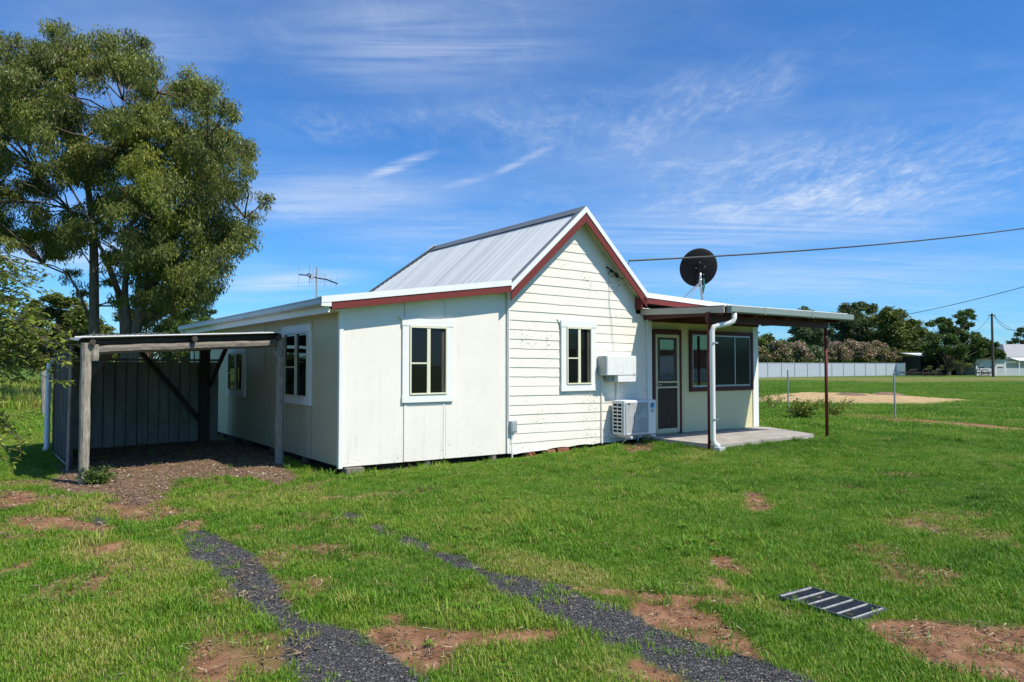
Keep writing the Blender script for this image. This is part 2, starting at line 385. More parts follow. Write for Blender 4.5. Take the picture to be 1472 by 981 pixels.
def ground_mat():
    m, nt, b = mat('lawn_and_dirt'); L = nt.links
    tc = N(nt, 'ShaderNodeTexCoord'); v = tc.outputs['Object']
    A_ = lambda n: N(nt, 'ShaderNodeAttribute', attribute_name=n).outputs['Fac']
    n1 = noise(nt, .35, 6, .6, v); n2 = noise(nt, 5, 8, .7, v); n3 = noise(nt, 45, 6, .75, v)
    g1 = ramp(nt, n1.outputs['Fac'], [(.3, (.070, .145, .014)), (.5, (.098, .18, .020)), (.7, (.145, .21, .032))])
    g2 = ramp(nt, n3.outputs['Fac'], [(.25, (.25, .25, .22)), (.5, (.75, .78, .7)), (.75, (1.35, 1.3, 1.2))])
    gr = mix(nt, 1, g1.outputs[0], g2.outputs[0], 'MULTIPLY')
    g3 = ramp(nt, n2.outputs['Fac'], [(.5, (0, 0, 0)), (.75, (.55, .55, .55))])
    gr = mix(nt, g3.outputs[0], gr, (.16, .15, .06))
    dr = ramp(nt, n3.outputs['Fac'], [(.3, (.13, .12, .035)), (.7, (.30, .27, .09))])
    gr = mix(nt, math_(nt, 'MULTIPLY', A_('dry'), .6), gr, dr.outputs[0])
    ml = ramp(nt, noise(nt, 6, 9, .85, v).outputs['Fac'], [(.32, (.16, .095, .045)), (.46, (.40, .27, .13)), (.56, (.56, .42, .22)), (.7, (.72, .58, .36))])
    gr = mix(nt, A_('mulch'), gr, ml.outputs[0])
    # bare red-brown earth
    so = ramp(nt, n2.outputs['Fac'], [(.3, (.13, .062, .032)), (.48, (.27, .135, .070)), (.70, (.42, .245, .14))])
    sp = N(nt, 'ShaderNodeTexVoronoi'); sp.inputs['Scale'].default_value = 70; L.new(v, sp.inputs['Vector'])
    pb = ramp(nt, sp.outputs['Distance'], [(.10, (1, 1, 1)), (.17, (0, 0, 0))])
    pc = mix(nt, math_(nt, 'MULTIPLY', pb.outputs[0], ramp(nt, n3.outputs['Fac'], [(.5, (0, 0, 0)), (.6, (1, 1, 1))]).outputs[0]), so.outputs[0], (.42, .36, .30))
    pc = mix(nt, ramp(nt, n3.outputs['Fac'], [(.3, (.6, .6, .6)), (.45, (0, 0, 0))]).outputs[0], pc, (.09, .055, .04))
    c = mix(nt, A_('soil'), gr, pc)
    # pale rubbly gravel under the carport
    vo = N(nt, 'ShaderNodeTexVoronoi'); vo.inputs['Scale'].default_value = 38; L.new(v, vo.inputs['Vector'])
    gv = ramp(nt, n3.outputs['Fac'], [(.3, (.075, .042, .027)), (.48, (.18, .105, .065)), (.60, (.30, .20, .135)), (.78, (.50, .42, .33))])
    vc = mix(nt, .2, gv.outputs[0], vo.outputs['Color'], 'SOFT_LIGHT')
    c = mix(nt, A_('gravel'), c, vc)
    # asphalt chips
    v2 = N(nt, 'ShaderNodeTexVoronoi'); v2.inputs['Scale'].default_value = 60; L.new(v, v2.inputs['Vector'])
    hs = N(nt, 'ShaderNodeSeparateColor'); L.new(v2.outputs['Color'], hs.inputs[0])
    ta = ramp(nt, hs.outputs[0], [(0, (.045, .044, .044)), (.7, (.10, .098, .098)), (.93, (.17, .166, .16)), (1, (.30, .28, .25))])
    c = mix(nt, A_('tar'), c, ta.outputs[0])
    L.new(c, b.inputs['Base Color']); b.inputs['Roughness'].default_value = .9; b.inputs['Specular IOR Level'].default_value = .15
    ht = math_(nt, 'MULTIPLY', math_(nt, 'SUBTRACT', 1, v2.outputs['Distance']), math_(nt, 'MULTIPLY', A_('tar'), 1.6))
    hg = math_(nt, 'MULTIPLY', vo.outputs['Distance'], math_(nt, 'MULTIPLY', A_('gravel'), -1.5))
    hh = math_(nt, 'ADD', math_(nt, 'ADD', n3.outputs['Fac'], n2.outputs['Fac']), math_(nt, 'ADD', ht, hg))
    bump(nt, b, hh, .9, .02)
    return m
me.materials.append(ground_mat())

# ------------------------------------------------------------------ grass (uncountable: stuff)
def grass_mat():
    m, nt, b = mat('grass_blade'); L = nt.links
    at = N(nt, 'ShaderNodeAttribute', attribute_name='tone', attribute_type='INSTANCER')
    a2 = N(nt, 'ShaderNodeAttribute', attribute_name='blade')
    f = math_(nt, 'ADD', math_(nt, 'MULTIPLY', a2.outputs['Fac'], .38), math_(nt, 'MULTIPLY', at.outputs['Fac'], .75))
    r = ramp(nt, f, [(.0, (.045, .125, .008)), (.32, (.098, .245, .014)), (.60, (.185, .335, .022)), (.80, (.33, .37, .06)), (1, (.48, .37, .15))])
    L.new(r.outputs[0], b.inputs['Base Color']); b.inputs['Roughness'].default_value = .5; b.inputs['Specular IOR Level'].default_value = .3
    tr = N(nt, 'ShaderNodeBsdfTranslucent'); L.new(r.outputs[0], tr.inputs[0]); mx = N(nt, 'ShaderNodeMixShader'); mx.inputs[0].default_value = .35
    L.new(b.outputs[0], mx.inputs[1]); L.new(tr.outputs[0], mx.inputs[2]); L.new(mx.outputs[0], nt.nodes['Material Output'].inputs[0])
    return m
GM = grass_mat()
def tuft(seed, n, rad, h0, h1, w, lean=.6):
    r = np.random.default_rng(seed); vs = []; fs = []; tn = []
    for i in range(n):
        a = r.random()*6.283; d = rad*math.sqrt(r.random()); x, y = d*math.cos(a), d*math.sin(a)
        h = h0+(h1-h0)*r.random()**1.4; la = r.random()*6.283; ln = lean*(.3+r.random())*h; ww = w*(.6+.8*r.random())
        dx, dy = math.cos(la), math.sin(la); px, py = -dy*ww/2, dx*ww/2; k = len(vs)
        for t, wk in ((0, .8), (.45, 1), (.8, .65)):
            o = ln*t**1.8; z = h*t*(1-.15*t)
            vs += [(x+dx*o-px*wk, y+dy*o-py*wk, z), (x+dx*o+px*wk, y+dy*o+py*wk, z)]
        vs.append((x+dx*ln, y+dy*ln, h*.86)); fs += [(k, k+1, k+3, k+2), (k+2, k+3, k+5, k+4), (k+4, k+5, k+6)]
        tn += [r.random()]*7
    me = bpy.data.meshes.new('grass_tuft'); me.from_pydata(vs, [], fs); at = me.attributes.new('blade', 'FLOAT', 'POINT'); at.data.foreach_set('value', tn)
    me.materials.append(GM); return bpy.data.objects.new('grass_tuft', me)     # never linked: only a source for the lawn
def weed(seed):
    r = np.random.default_rng(seed); vs = []; fs = []; tn = []
    for i in range(26):
        a = r.random()*6.283; l = .04+.07*r.random(); w = l*.33; z0 = .005+.03*r.random(); up = .2+.6*r.random(); x0 = .05*r.standard_normal(); y0 = .05*r.standard_normal()
        dx, dy = math.cos(a), math.sin(a); k = len(vs)
        P_ = lambda s, q: (x0+dx*l*s-dy*q, y0+dy*l*s+dx*q, z0+l*up*s*(1.3-.7*s))
        vs += [P_(0, 0), P_(.35, -w/2), P_(.35, w/2), P_(.75, -w/2.6), P_(.75, w/2.6), P_(1.05, 0)]
        fs += [(k, k+1, k+2), (k+1, k+3, k+4, k+2), (k+3, k+5, k+4)]; tn += [r.random()*.5]*6
    me = bpy.data.meshes.new('weed_tuft'); me.from_pydata(vs, [], fs); at = me.attributes.new('blade', 'FLOAT', 'POINT'); at.data.foreach_set('value', tn)
    me.materials.append(GM); return bpy.data.objects.new('weed_tuft', me)

def scatter(name, pts, scale, tone, src, label):
    """one lawn object: points with a geometry-node instancer that picks among the source tufts"""
    me = bpy.data.meshes.new(name); me.vertices.add(len(pts)); me.vertices.foreach_set('co', pts.astype(np.float32).ravel())
    for nm, arr in (('tone', tone), ('sc', scale)):
        at = me.attributes.new(nm, 'FLOAT', 'POINT'); at.data.foreach_set('value', arr.astype(np.float32))
    o = bpy.data.objects.new(name, me); COL.objects.link(o)
    ng = bpy.data.node_groups.new(name, 'GeometryNodeTree'); ng.interface.new_socket('Geometry', in_out='INPUT', socket_type='NodeSocketGeometry'); ng.interface.new_socket('Geometry', in_out='OUTPUT', socket_type='NodeSocketGeometry')
    gi = ng.nodes.new('NodeGroupInput'); go = ng.nodes.new('NodeGroupOutput'); L = ng.links
    jn = ng.nodes.new('GeometryNodeGeometryToInstance')
    for s in src[::-1]:
        oi = ng.nodes.new('GeometryNodeObjectInfo'); oi.inputs['Object'].default_value = s; L.new(oi.outputs['Geometry'], jn.inputs[0])
    ip = ng.nodes.new('GeometryNodeInstanceOnPoints'); m2p = ng.nodes.new('GeometryNodeMeshToPoints'); L.new(gi.outputs[0], m2p.inputs[0])
    L.new(m2p.outputs[0], ip.inputs['Points']); L.new(jn.outputs[0], ip.inputs['Instance']); ip.inputs['Pick Instance'].default_value = True
    ri = ng.nodes.new('FunctionNodeRandomValue'); ri.data_type = 'INT'; ri.inputs['Min'].default_value = 0 if False else 0
    ri.inputs[4].default_value = 0; ri.inputs[5].default_value = len(src)-1; L.new(ri.outputs[2], ip.inputs['Instance Index'])
    rr = ng.nodes.new('FunctionNodeRandomValue'); rr.data_type = 'FLOAT_VECTOR'; rr.inputs[0].default_value = (-.12, -.12, 0); rr.inputs[1].default_value = (.12, .12, 6.283)
    L.new(rr.outputs[0], ip.inputs['Rotation'])
    na = ng.nodes.new('GeometryNodeInputNamedAttribute'); na.data_type = 'FLOAT'; na.inputs[0].default_value = 'sc'; L.new(na.outputs[0], ip.inputs['Scale'])
    L.new(ip.outputs[0], go.inputs[0])
    md = o.modifiers.new('tufts', 'NODES'); md.node_group = ng
    tag(o, label, 'gravel' if 'gravel' in name or 'rubble' in name else 'grass', kind='stuff'); return o

def candidates(y0, y1, dens, pad=1.0):
    n = int(dens*.72*(y1*y1-y0*y0) + dens*2*pad*(y1-y0))
    y = np.sqrt(y0*y0+(y1*y1-y0*y0)*rng.random(n)); x = (rng.random(n)*2-1)*(y*.72+pad); return x, y
def keep_lawn(x, y, thin=1):
    so, ta, gr, dr = masks(x, y)
    u, v = house_uv(x, y)
    bad = (u > -.10) & (u < 10.1) & (v > -.07-.12*fbm(x, y, 6, 5)) & (v < 9.5) & ~((u > 6.4) & (v < .03))
    bad |= (u > 6.3) & (u < 10.15) & (v > -1.72) & (v < .2)
    edge = (fbm(x, y, 3, 50)-.5)*.5
    tq = np.clip(ta+edge*(ta < .95), 0, 1)
    p = (1-np.clip(so+edge*so, 0, 1)*.96)*(1-tq*(.99-.2*sstep(.52, .70, fbm(x, y, 3.5, 66))))*(1-np.clip(gr, 0, 1)*.985)
    # bare strip right along the wall foot
    md = 1-sstep(-.5, .3, poly_sd(x, y, DRY[0])); p = p*(1-md*.98)
    p = p*(.55+.45*sstep(.3, .5, fbm(x, y, 2.2, 60)))
    k = (rng.random(len(x)) < p) & ~bad
    # drain grate
    a = np.array(gnd(1122, 862)); 
    k &= poly_sd(x, y, [gnd(1122,862), gnd(1160,851), gnd(1275,880), gnd(1230,902)]) > .0
    return k, dr
srcs = [tuft(k, 20, .055, .018, .050, .0034) for k in range(6)]
longs = [tuft(20+k, 20, .06, .05, .13, .0050, .8) for k in range(4)]
farsrc = [tuft(40+k, 26, .16, .03, .075, .010) for k in range(4)]
weeds = [weed(70+k) for k in range(3)]
def tone_of(x, y, dr):
    lush = sstep(-1, 5, x)          # the lawn right of the drive is greener
    t = .25 + .75*(fbm(x, y, .7, 70)-.5) + .70*(fbm(x, y, 4, 80)-.5) + .12*(1-lush) + .38*dr + .18*rng.random(len(x))**2
    straw = rng.random(len(x)) < (.02+.05*(1-lush)+.22*dr)
    return np.where(straw, .9, np.clip(t, 0, .85))
x, y = candidates(2.7, 8.5, 780); k, dr = keep_lawn(x, y); x, y, dr = x[k], y[k], dr[k]
sc = .65+.7*rng.random(len(x))*(.6+.8*fbm(x, y, 1.3, 90))
scatter('short_grass', np.stack([x, y, ground_z(x, y)-.004], 1), sc, tone_of(x, y, dr), srcs, 'short green lawn grass in the foreground around the wheel tracks')
x, y = candidates(8.5, 17, 420); k, dr = keep_lawn(x, y); x, y, dr = x[k], y[k], dr[k]
scatter('lawn_grass', np.stack([x, y, ground_z(x, y)-.004], 1), (.6+.7*rng.random(len(x)))*(.65+.8*fbm(x, y, 1.6, 91)), tone_of(x, y, dr), srcs, 'green lawn grass before the cottage and carport')
x, y = candidates(17, 75, 42, 3); k, dr = keep_lawn(x, y); k &= rng.random(len(x)) < np.minimum(1, 1.15-sstep(22, 75, y)*1.1); x, y, dr = x[k], y[k], dr[k]
scatter('paddock_grass', np.stack([x, y, ground_z(x, y)-.004], 1), .8+.6*rng.random(len(x)), np.clip(tone_of(x, y, dr)+.03, 0, .9), farsrc, 'mown paddock grass beyond the wire fence line')
# longer grass in clumps and along bare edges
x, y = candidates(2.8, 16, 260); so, ta, gr, dr = masks(x, y); k, _ = keep_lawn(x, y)
e = np.maximum(so, ta); edge_ = (e > .02)*(e < .6) 
pr_ = np.maximum(sstep(.60, .72, fbm(x, y, 1.6, 44)), edge_*.5); k &= rng.random(len(x)) < pr_*.55
x, y, dr = x[k], y[k], dr[k]
scatter('long_grass', np.stack([x, y, ground_z(x, y)-.004], 1), .6+.6*rng.random(len(x)), tone_of(x, y, dr)-.04, longs, 'longer rank grass clumps beside the bare soil and wheel tracks')
x, y = candidates(2.8, 14, 60); k, dr = keep_lawn(x, y); k &= rng.random(len(x)) < sstep(.60, .70, fbm(x, y, .9, 33))*.45*(x < 2)
x, y = x[k], y[k]
scatter('broadleaf_weeds', np.stack([x, y, ground_z(x, y)], 1), .35+.4*rng.random(len(x)), .3+.3*rng.random(len(x)), weeds, 'low broadleaf weeds growing through the lawn')
# wall foot tussocks, including under the walls and by the posts
n = 420; uu = rng.random(n)*10.2; vv_ = -.02-.16*rng.random(n)**1.5
px = O[0]+U[0]*uu+V[0]*vv_; py = O[1]+U[1]*uu+V[1]*vv_; kk = (uu < 6.2) & (rng.random(n) < .7)
px, py = px[kk], py[kk]
scatter('wall_foot_grass', np.stack([px, py, ground_z(px, py)], 1), .2+.35*rng.random(len(px)), .3+.5*rng.random(len(px)), longs, 'straggly grass along the foot of the front wall')
# loose stone on the wheel tracks and earth (uncountable)
def stone(seed, m_):
    r = np.random.default_rng(seed); b_ = bpy.data.meshes.new('stone'); import bmesh; bm = bmesh.new(); bmesh.ops.create_icosphere(bm, subdivisions=1, radius=1)
    for v_ in bm.verts: v_.co *= .75+.5*r.random(); v_.co.z *= .7
    bm.to_mesh(b_); bm.free(); b_.materials.append(m_); return bpy.data.objects.new('stone', b_)
def stone_mat(name, stops):
    m, nt, b = mat(name); at = N(nt, 'ShaderNodeAttribute', attribute_name='tone', attribute_type='INSTANCER'); r = ramp(nt, at.outputs['Fac'], stops); nt.links.new(r.outputs[0], b.inputs['Base Color']); b.inputs['Roughness'].default_value = .85; return m
m1 = stone_mat('bitumen_chip', [(0, (.045, .044, .045)), (.75, (.11, .107, .107)), (.95, (.19, .185, .18)), (1, (.40, .36, .31))]); m2 = stone_mat('pale_rubble', [(0, (.09, .05, .032)), (.6, (.21, .13, .085)), (.92, (.33, .25, .185)), (1, (.52, .46, .38))])
x, y = candidates(2.8, 8.6, 1900); so, ta, gr, dr = masks(x, y); k = rng.random(len(x)) < sstep(.3, .9, ta)*.9; x, y = x[k], y[k]
scatter('bitumen_gravel', np.stack([x, y, ground_z(x, y)], 1), .003+.004*rng.random(len(x))**2, rng.random(len(x)), [stone(k, m1) for k in range(4)], 'dark bitumen chips scattered along the two wheel tracks')
x, y = candidates(2.8, 18, 420); so, ta, gr, dr = masks(x, y); k = rng.random(len(x)) < np.maximum(sstep(.4, .9, so)*.35, np.maximum(sstep(.3, .9, gr)*.95, ta*.04)); x, y = x[k], y[k]
scatter('loose_rubble', np.stack([x, y, ground_z(x, y)], 1), (.003+.011*rng.random(len(x))**3)*np.clip(y/6, .7, 1.6), rng.random(len(x)), [stone(10+k, m2) for k in range(4)], 'pale brown rubble scattered on the bare soil and under the carport')
def litter(seed):
    r = np.random.default_rng(seed); vs = []; fs = []; tn = []
    for i in range(9):
        a = r.random()*6.283; l = .02+.06*r.random()**2; w = .0015+.004*r.random()**2; x0, y0 = r.normal(0, .05, 2); dx, dy = math.cos(a)*l, math.sin(a)*l; px, py = -math.sin(a)*w, math.cos(a)*w; z = .004+.006*r.random(); k = len(vs)
        vs += [(x0-px, y0-py, z), (x0+px, y0+py, z), (x0+dx+px, y0+dy+py, z+.012*r.random()), (x0+dx-px, y0+dy-py, z+.004)]; fs.append((k, k+1, k+2, k+3)); tn += [r.random()]*4
    me = bpy.data.meshes.new('litter'); me.from_pydata(vs, [], fs); at = me.attributes.new('blade', 'FLOAT', 'POINT'); at.data.foreach_set('value', tn); me.materials.append(LM); return bpy.data.objects.new('litter', me)
LM, nt_, b_ = mat('dead_grass_litter'); a_l = N(nt_, 'ShaderNodeAttribute', attribute_name='blade'); r_l = ramp(nt_, a_l.outputs['Fac'], [(0, (.05, .03, .02)), (.5, (.17, .11, .06)), (.8, (.28, .20, .11)), (1, (.44, .37, .24))]); nt_.links.new(r_l.outputs[0], b_.inputs['Base Color']); b_.inputs['Roughness'].default_value = .8
x, y = candidates(2.8, 15, 170); so, ta, gr, dr = masks(x, y); k = rng.random(len(x)) < np.maximum.reduce([sstep(.05, .5, so)*.35, gr*.45, dr*.25, ta*.05, .03+0*x]); x, y = x[k], y[k]
scatter('dry_grass_litter', np.stack([x, y, ground_z(x, y)], 1), .6+.7*rng.random(len(x)), rng.random(len(x)), [litter(200+k) for k in range(5)], 'dead grass and leaf litter lying on the bare soil patches')
# tall dry grass far left behind the shed
n = 9000; x = -9-45*rng.random(n); y = 26+34*rng.random(n)**1.1; k = x > -y*.85-3; x, y = x[k], y[k]
tallsrc = [tuft(90+k, 26, .35, .35, .8, .022, .5) for k in range(4)]
scatter('tall_dry_grass', np.stack([x, y, ground_z(x, y)], 1), .6+.5*rng.random(len(x)), .58+.34*rng.random(len(x)), tallsrc, 'tall pale seeding grass in the paddock left of the carport')


# ================================================================== COTTAGE
house = house_thing('cottage', 0, 0, 0, 'cream weatherboard and sheet cottage with zinc gable roof and maroon trim', 'cottage')
def hb(name, m, *boxes, bevel=0, parent=None, label=None):
    b = MB()
    for q in boxes: b.box(*q)
    o = b.build(name, m, parent or house, bevel)
    if label: o['label'] = label
    return o
GR, GLF, GRF = (4.676, 4.547), (2.962, 2.990), (6.275, 3.030)       # gable: ridge, left foot, right foot (u, top z of cap)
def rake_z(u): return GLF[1]+(u-GLF[0])*(GR[1]-GLF[1])/(GR[0]-GLF[0]) if u < GR[0] else GR[1]+(u-GR[0])*(GRF[1]-GR[1])/(GRF[0]-GR[0])
SKL = lambda u: 2.646+(u-0)*.1386          # left skillion top of cap
SKR = lambda u: 3.030-(u-6.275)*.040       # right skillion

# --- front sheet wall
b = MB(); b.hexa([(0,0,.082),(3.07,0,.070),(3.07,.06,.070),(0,.06,.082)], [(0,0,2.50),(3.07,0,2.92),(3.07,.06,2.92),(0,.06,2.50)])
b.build('sheet_wall', 'sheet', house)['label'] = 'smooth white painted sheet wall left of the gable'
hb('cover_strip', 'sheet', (1.045, 1.10, -.008, -.0, .08, 1.0), bevel=.002); hb('cover_strip', 'sheet', (1.76, 1.80, -.008, 0, .085, 1.03), bevel=.002)
hb('cover_strip', 'sheet', (1.05, 1.075, -.006, 0, 2.345, 2.60)); hb('cover_strip', 'sheet', (1.765, 1.79, -.006, 0, 2.345, 2.70))
hb('cover_strip', 'sheet', (1.10, 1.76, -.007, 0, .955, .985))
hb('corner_stop', 'trim', (-.035, .03, -.02, -.001, .06, 2.49), (-.035, -.001, -.001, .045, .06, 2.40), bevel=.004)
hb('corner_stop', 'trim', (3.02, 3.072, -.035, -.001, .07, 2.90), bevel=.004)
# --- left wall
SIDE_TOP = 2.40
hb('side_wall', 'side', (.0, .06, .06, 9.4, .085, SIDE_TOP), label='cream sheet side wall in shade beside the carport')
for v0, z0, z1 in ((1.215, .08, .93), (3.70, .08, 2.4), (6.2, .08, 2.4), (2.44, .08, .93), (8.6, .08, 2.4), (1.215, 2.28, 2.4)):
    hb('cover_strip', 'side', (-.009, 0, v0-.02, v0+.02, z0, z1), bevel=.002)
hb('rear_wall', 'sheet', (.0, 10.1, 9.4, 9.46, .08, 2.5)); 
for u_, z0_, z1_ in ((1.0405, .085, 1.0), (1.8035, .09, 1.03), (1.0475, 2.35, 2.62), (1.7925, 2.35, 2.73), (3.0165, .08, 2.88)): hb('seam', 'stump', (u_-.003, u_+.003, -.0035, -.0005, z0_, z1_))
for v_ in (1.191, 2.416, 3.676, 6.176, 8.576): hb('seam', 'stump', (-.004, -.0005, v_-.003, v_+.003, .09, .93 if v_ < 3 else 2.39))
# --- near-black box painted in for underfloor shade, stumps
hb('underfloor_shade', 'void', (.14, 6.4, .16, 9.3, -.12, .16)); hb('floor_bearer', 'wood_d', (.05, 6.1, .09, .155, .085, .15))
for u_, v_ in ((.12, .04), (1.5, .05), (2.78, .05), (4.4, .06), (5.45, .05)):
    r_ = .06+.02*random.random(); MB().tube([(u_, v_+.03, -.1), (u_, v_+.03, .075)], r_, 9).build('stump', 'stump', house)
for v_ in (1.7, 3.4, 5.2, 7.0): MB().tube([(.10, v_, -.1), (.10, v_, .08)], .065, 9).build('stump', 'stump', house)
MB().box(.06, .34, -.09, .03, -.06, .065).build('footing_block', 'stump', house, .01)

# --- weatherboard gable wall
b = MB(); rw = np.random.default_rng(5)
zb = .075; k = 0; EXPO = .1655
def rl(z): return GLF[0]+(z-GLF[1])/((GR[1]-GLF[1])/(GR[0]-GLF[0]))
def rr_(z): return GR[0]+(z-GR[1])/((GRF[1]-GR[1])/(GRF[0]-GR[0]))
while zb < 4.42:
    zt = zb+EXPO+.012
    za, zc = zb+.09, zt+.09
    uL0 = max(3.075, rl(za)); uL1 = max(3.075, rl(zc)); uR0 = min(6.175, rr_(za)); uR1 = min(6.175, rr_(zc))
    if uL1 >= uR1: uL1 = uR1 = 4.676
    if uL0 >= uR0: break
    n = 16; front = []; vs = []; jit = rw.normal(0, .0018, n+1); jit[rw.integers(2, n-2)] += rw.choice([0, 0, -.006]); proud = rw.normal(0, .0015)
    sag = -.010*(zb > .3)
    base = (lambda u: (.105+.020*(u-3.07)) if k == 0 else 0)
    for i in range(n+1):
        t = i/n; u0 = uL0+(uR0-uL0)*t; u1 = uL1+(uR1-uL1)*t
        z0 = zb+sag*(u0-3)+jit[i]; z1 = zt+sag*(u1-3)
        if k == 0: z0 = .06+.022*(u0-3.07)+rw.random()*.025
        vs += [(u0, -.025-proud, z0), (u0, -.004, z0), (u1, -.006, z1), (u1, -.014-proud*.3, z1)]
    fs = [(0, 1, 2, 3), (n*4, n*4+3, n*4+2, n*4+1)]
    for i in range(n):
        for j in range(4): a = i*4+j; c = i*4+(j+1) % 4; fs.append((a, a+4, c+4, c))
    b.add(vs, fs); zb += EXPO; k += 1
b.build('weatherboard_wall', 'board', house)['label'] = 'flaking cream weatherboard gable wall'
b = MB(); b.hexa([(3.075,-.001,.10),(6.175,-.001,.14),(6.175,.04,.14),(3.075,.04,.10)], [(3.075,-.001,2.9),(6.175,-.001,2.95),(6.175,.04,2.95),(3.075,.04,2.9)])
b.hexa([(3.075,-.001,2.9),(6.175,-.001,2.95),(4.676,-.001,4.4)], [(3.075,.04,2.9),(6.175,.04,2.95),(4.676,.04,4.4)]); b.build('wall_lining', 'board', house)
hb('wall_strip', 'board', (6.175, 6.47, -.018, .03, .15, 2.62), bevel=.003); hb('cover_strip', 'board', (6.36, 6.385, -.026, -.018, .15, 2.6))
hb('corner_stop', 'trim', (6.475, 6.605, -.045, .03, .17, 2.50), bevel=.005)
# --- verandah wall
b = MB(); b.box(6.605, 10.1, .0, .06, .185, 2.62); b.build('verandah_wall', 'yellow', house)['label'] = 'cream sheet wall under the verandah'
hb('cover_strip', 'yellow', (7.60, 7.625, -.006, 0, .19, 2.5)); hb('cover_strip', 'yellow', (8.62, 8.635, -.004, 0, .19, 1.02))
hb('cover_strip', 'yellow', (7.49, 7.75, -.006, 0, 1.26, 1.285))
hb('corner_stop', 'trim', (9.94, 10.14, -.025, -.001, .185, 2.5), (10.1, 10.14, -.001, .1, .185, 2.5), bevel=.004)
hb('end_wall', 'yellow', (10.04, 10.1, .06, 9.4, .15, 2.75))
hb('wall_plate', 'darkred', (6.61, 10.14, -.05, -.001, 2.475, 2.60))

# --- windows: casing, sash frame, panes
def window(u0, u1, z0, z1, side=False, cw=.105, frame_m='cream_trim', head_ear=True):
    def q(a0, a1, d0, d1, c0, c1):        # along, out-from-wall, height
        return (-d1, -d0, a0, a1, c0, c1) if side else (a0, a1, -d1, -d0, c0, c1)
    root = hb('window', 'trim', q(u0, u0+cw, .001, .034, z0+cw, z1-cw), q(u1-cw, u1, .001, .034, z0+cw, z1-cw), q(u0-.006, u1+.006, .001, .040, z0, z0+cw), q(u0-.012, u1+.012, .001, .040, z1-cw, z1), bevel=.003)
    a0, a1, c0, c1 = u0+cw+.004, u1-cw-.004, z0+cw+.004, z1-cw-.004; f = .026; mid = (a0+a1)/2+(.0 if not side else 0)
    hb('frame', frame_m, q(a0, a0+f, .001, .052, c0, c1), q(a1-f, a1, .001, .052, c0, c1), q(a0+f, a1-f, .001, .054, c0, c0+f), q(a0+f, a1-f, .001, .052, c1-f, c1),
       q(mid-.030, mid+.030, .001, .044, c0+f, c1-f), parent=root, bevel=.002)
    lo, hi = (mid+.03, a1-f) if side else (a0+f, mid-.03)
    hz = c0+(c1-c0)*.46
    hb('glazing_bar', frame_m, q(lo, hi, .001, .040, hz-.012, hz+.012), parent=root)
    hb('pane', 'glass', q(lo, hi, .001, .022, c0+f, hz-.012), q(lo, hi, .001, .022, hz+.012, c1-f), parent=root)
    lo, hi = (a0+f, mid-.03) if side else (mid+.03, a1-f)
    hb('pane', 'glass', q(lo, hi, .001, .012, c0+f, c1-f), parent=root)
    if side: hb('curtain', 'wood_d', q(hi-.05, hi, .012, .016, c0+f, c1-f), parent=root)
    else: hb('curtain', 'wood_d', q(hi-.06, hi, .012, .016, c0+f, c1-f), parent=root)
    return root
w = window(1.005, 1.930, 1.005, 2.340, cw=.118); w['label'] = 'white cased window in the smooth sheet wall'
MB().hexa([(.93, -.042, 2.36), (1.00, -.042, 2.30), (1.03, -.042, 2.36)], [(.93, -.001, 2.36), (1.00, -.001, 2.30), (1.03, -.001, 2.36)]).build('head_flare', 'trim', w)
w = window(4.216, 5.070, 1.118, 2.420, cw=.12); w['label'] = 'white cased window in the weatherboard wall'
for c in list(w.children)+[w]: c.location.y -= .03 if c == w else 0
MB().hexa([(4.13, -.010, 2.44), (4.20, -.010, 2.36), (4.23, -.010, 2.44)], [(4.13, .03, 2.44), (4.20, .03, 2.36), (4.23, .03, 2.44)]).build('head_flare', 'trim', w)
w = window(1.185, 2.60, .94, 2.275, side=True, cw=.12); w['label'] = 'wide side window in front of the carport roof'
w = window(4.92, 6.30, .94, 1.98, side=True, cw=.12); w['label'] = 'side window inside the carport'

# --- verandah window
root = hb('window', 'darkred', (7.76, 7.835, -.05, -.001, 1.035, 2.335), (9.845, 9.922, -.05, -.001, 1.035, 2.335), (7.835, 9.845, -.05, -.001, 2.255, 2.335), (7.835, 9.845, -.055, -.001, 1.035, 1.125), bevel=.003, label='wide maroon framed sliding window under the verandah')
fr = [(7.84, 7.87, -.03, -.002, 1.13, 2.25), (9.81, 9.84, -.03, -.002, 1.13, 2.25), (7.87, 9.81, -.03, -.002, 2.222, 2.25), (7.87, 9.81, -.032, -.002, 1.13, 1.165), (8.42, 8.45, -.028, -.002, 1.165, 2.222), (9.275, 9.30, -.028, -.002, 1.165, 2.222)]
hb('frame', 'steel', *fr, parent=root)
hb('pane', 'glass2', (7.87, 8.42, -.018, -.004, 1.165, 2.222), parent=root); hb('pane', 'glass3', (8.45, 9.275, -.016, -.004, 1.165, 2.222), parent=root); hb('pane', 'glass3', (9.30, 9.81, -.018, -.004, 1.165, 2.222), parent=root)
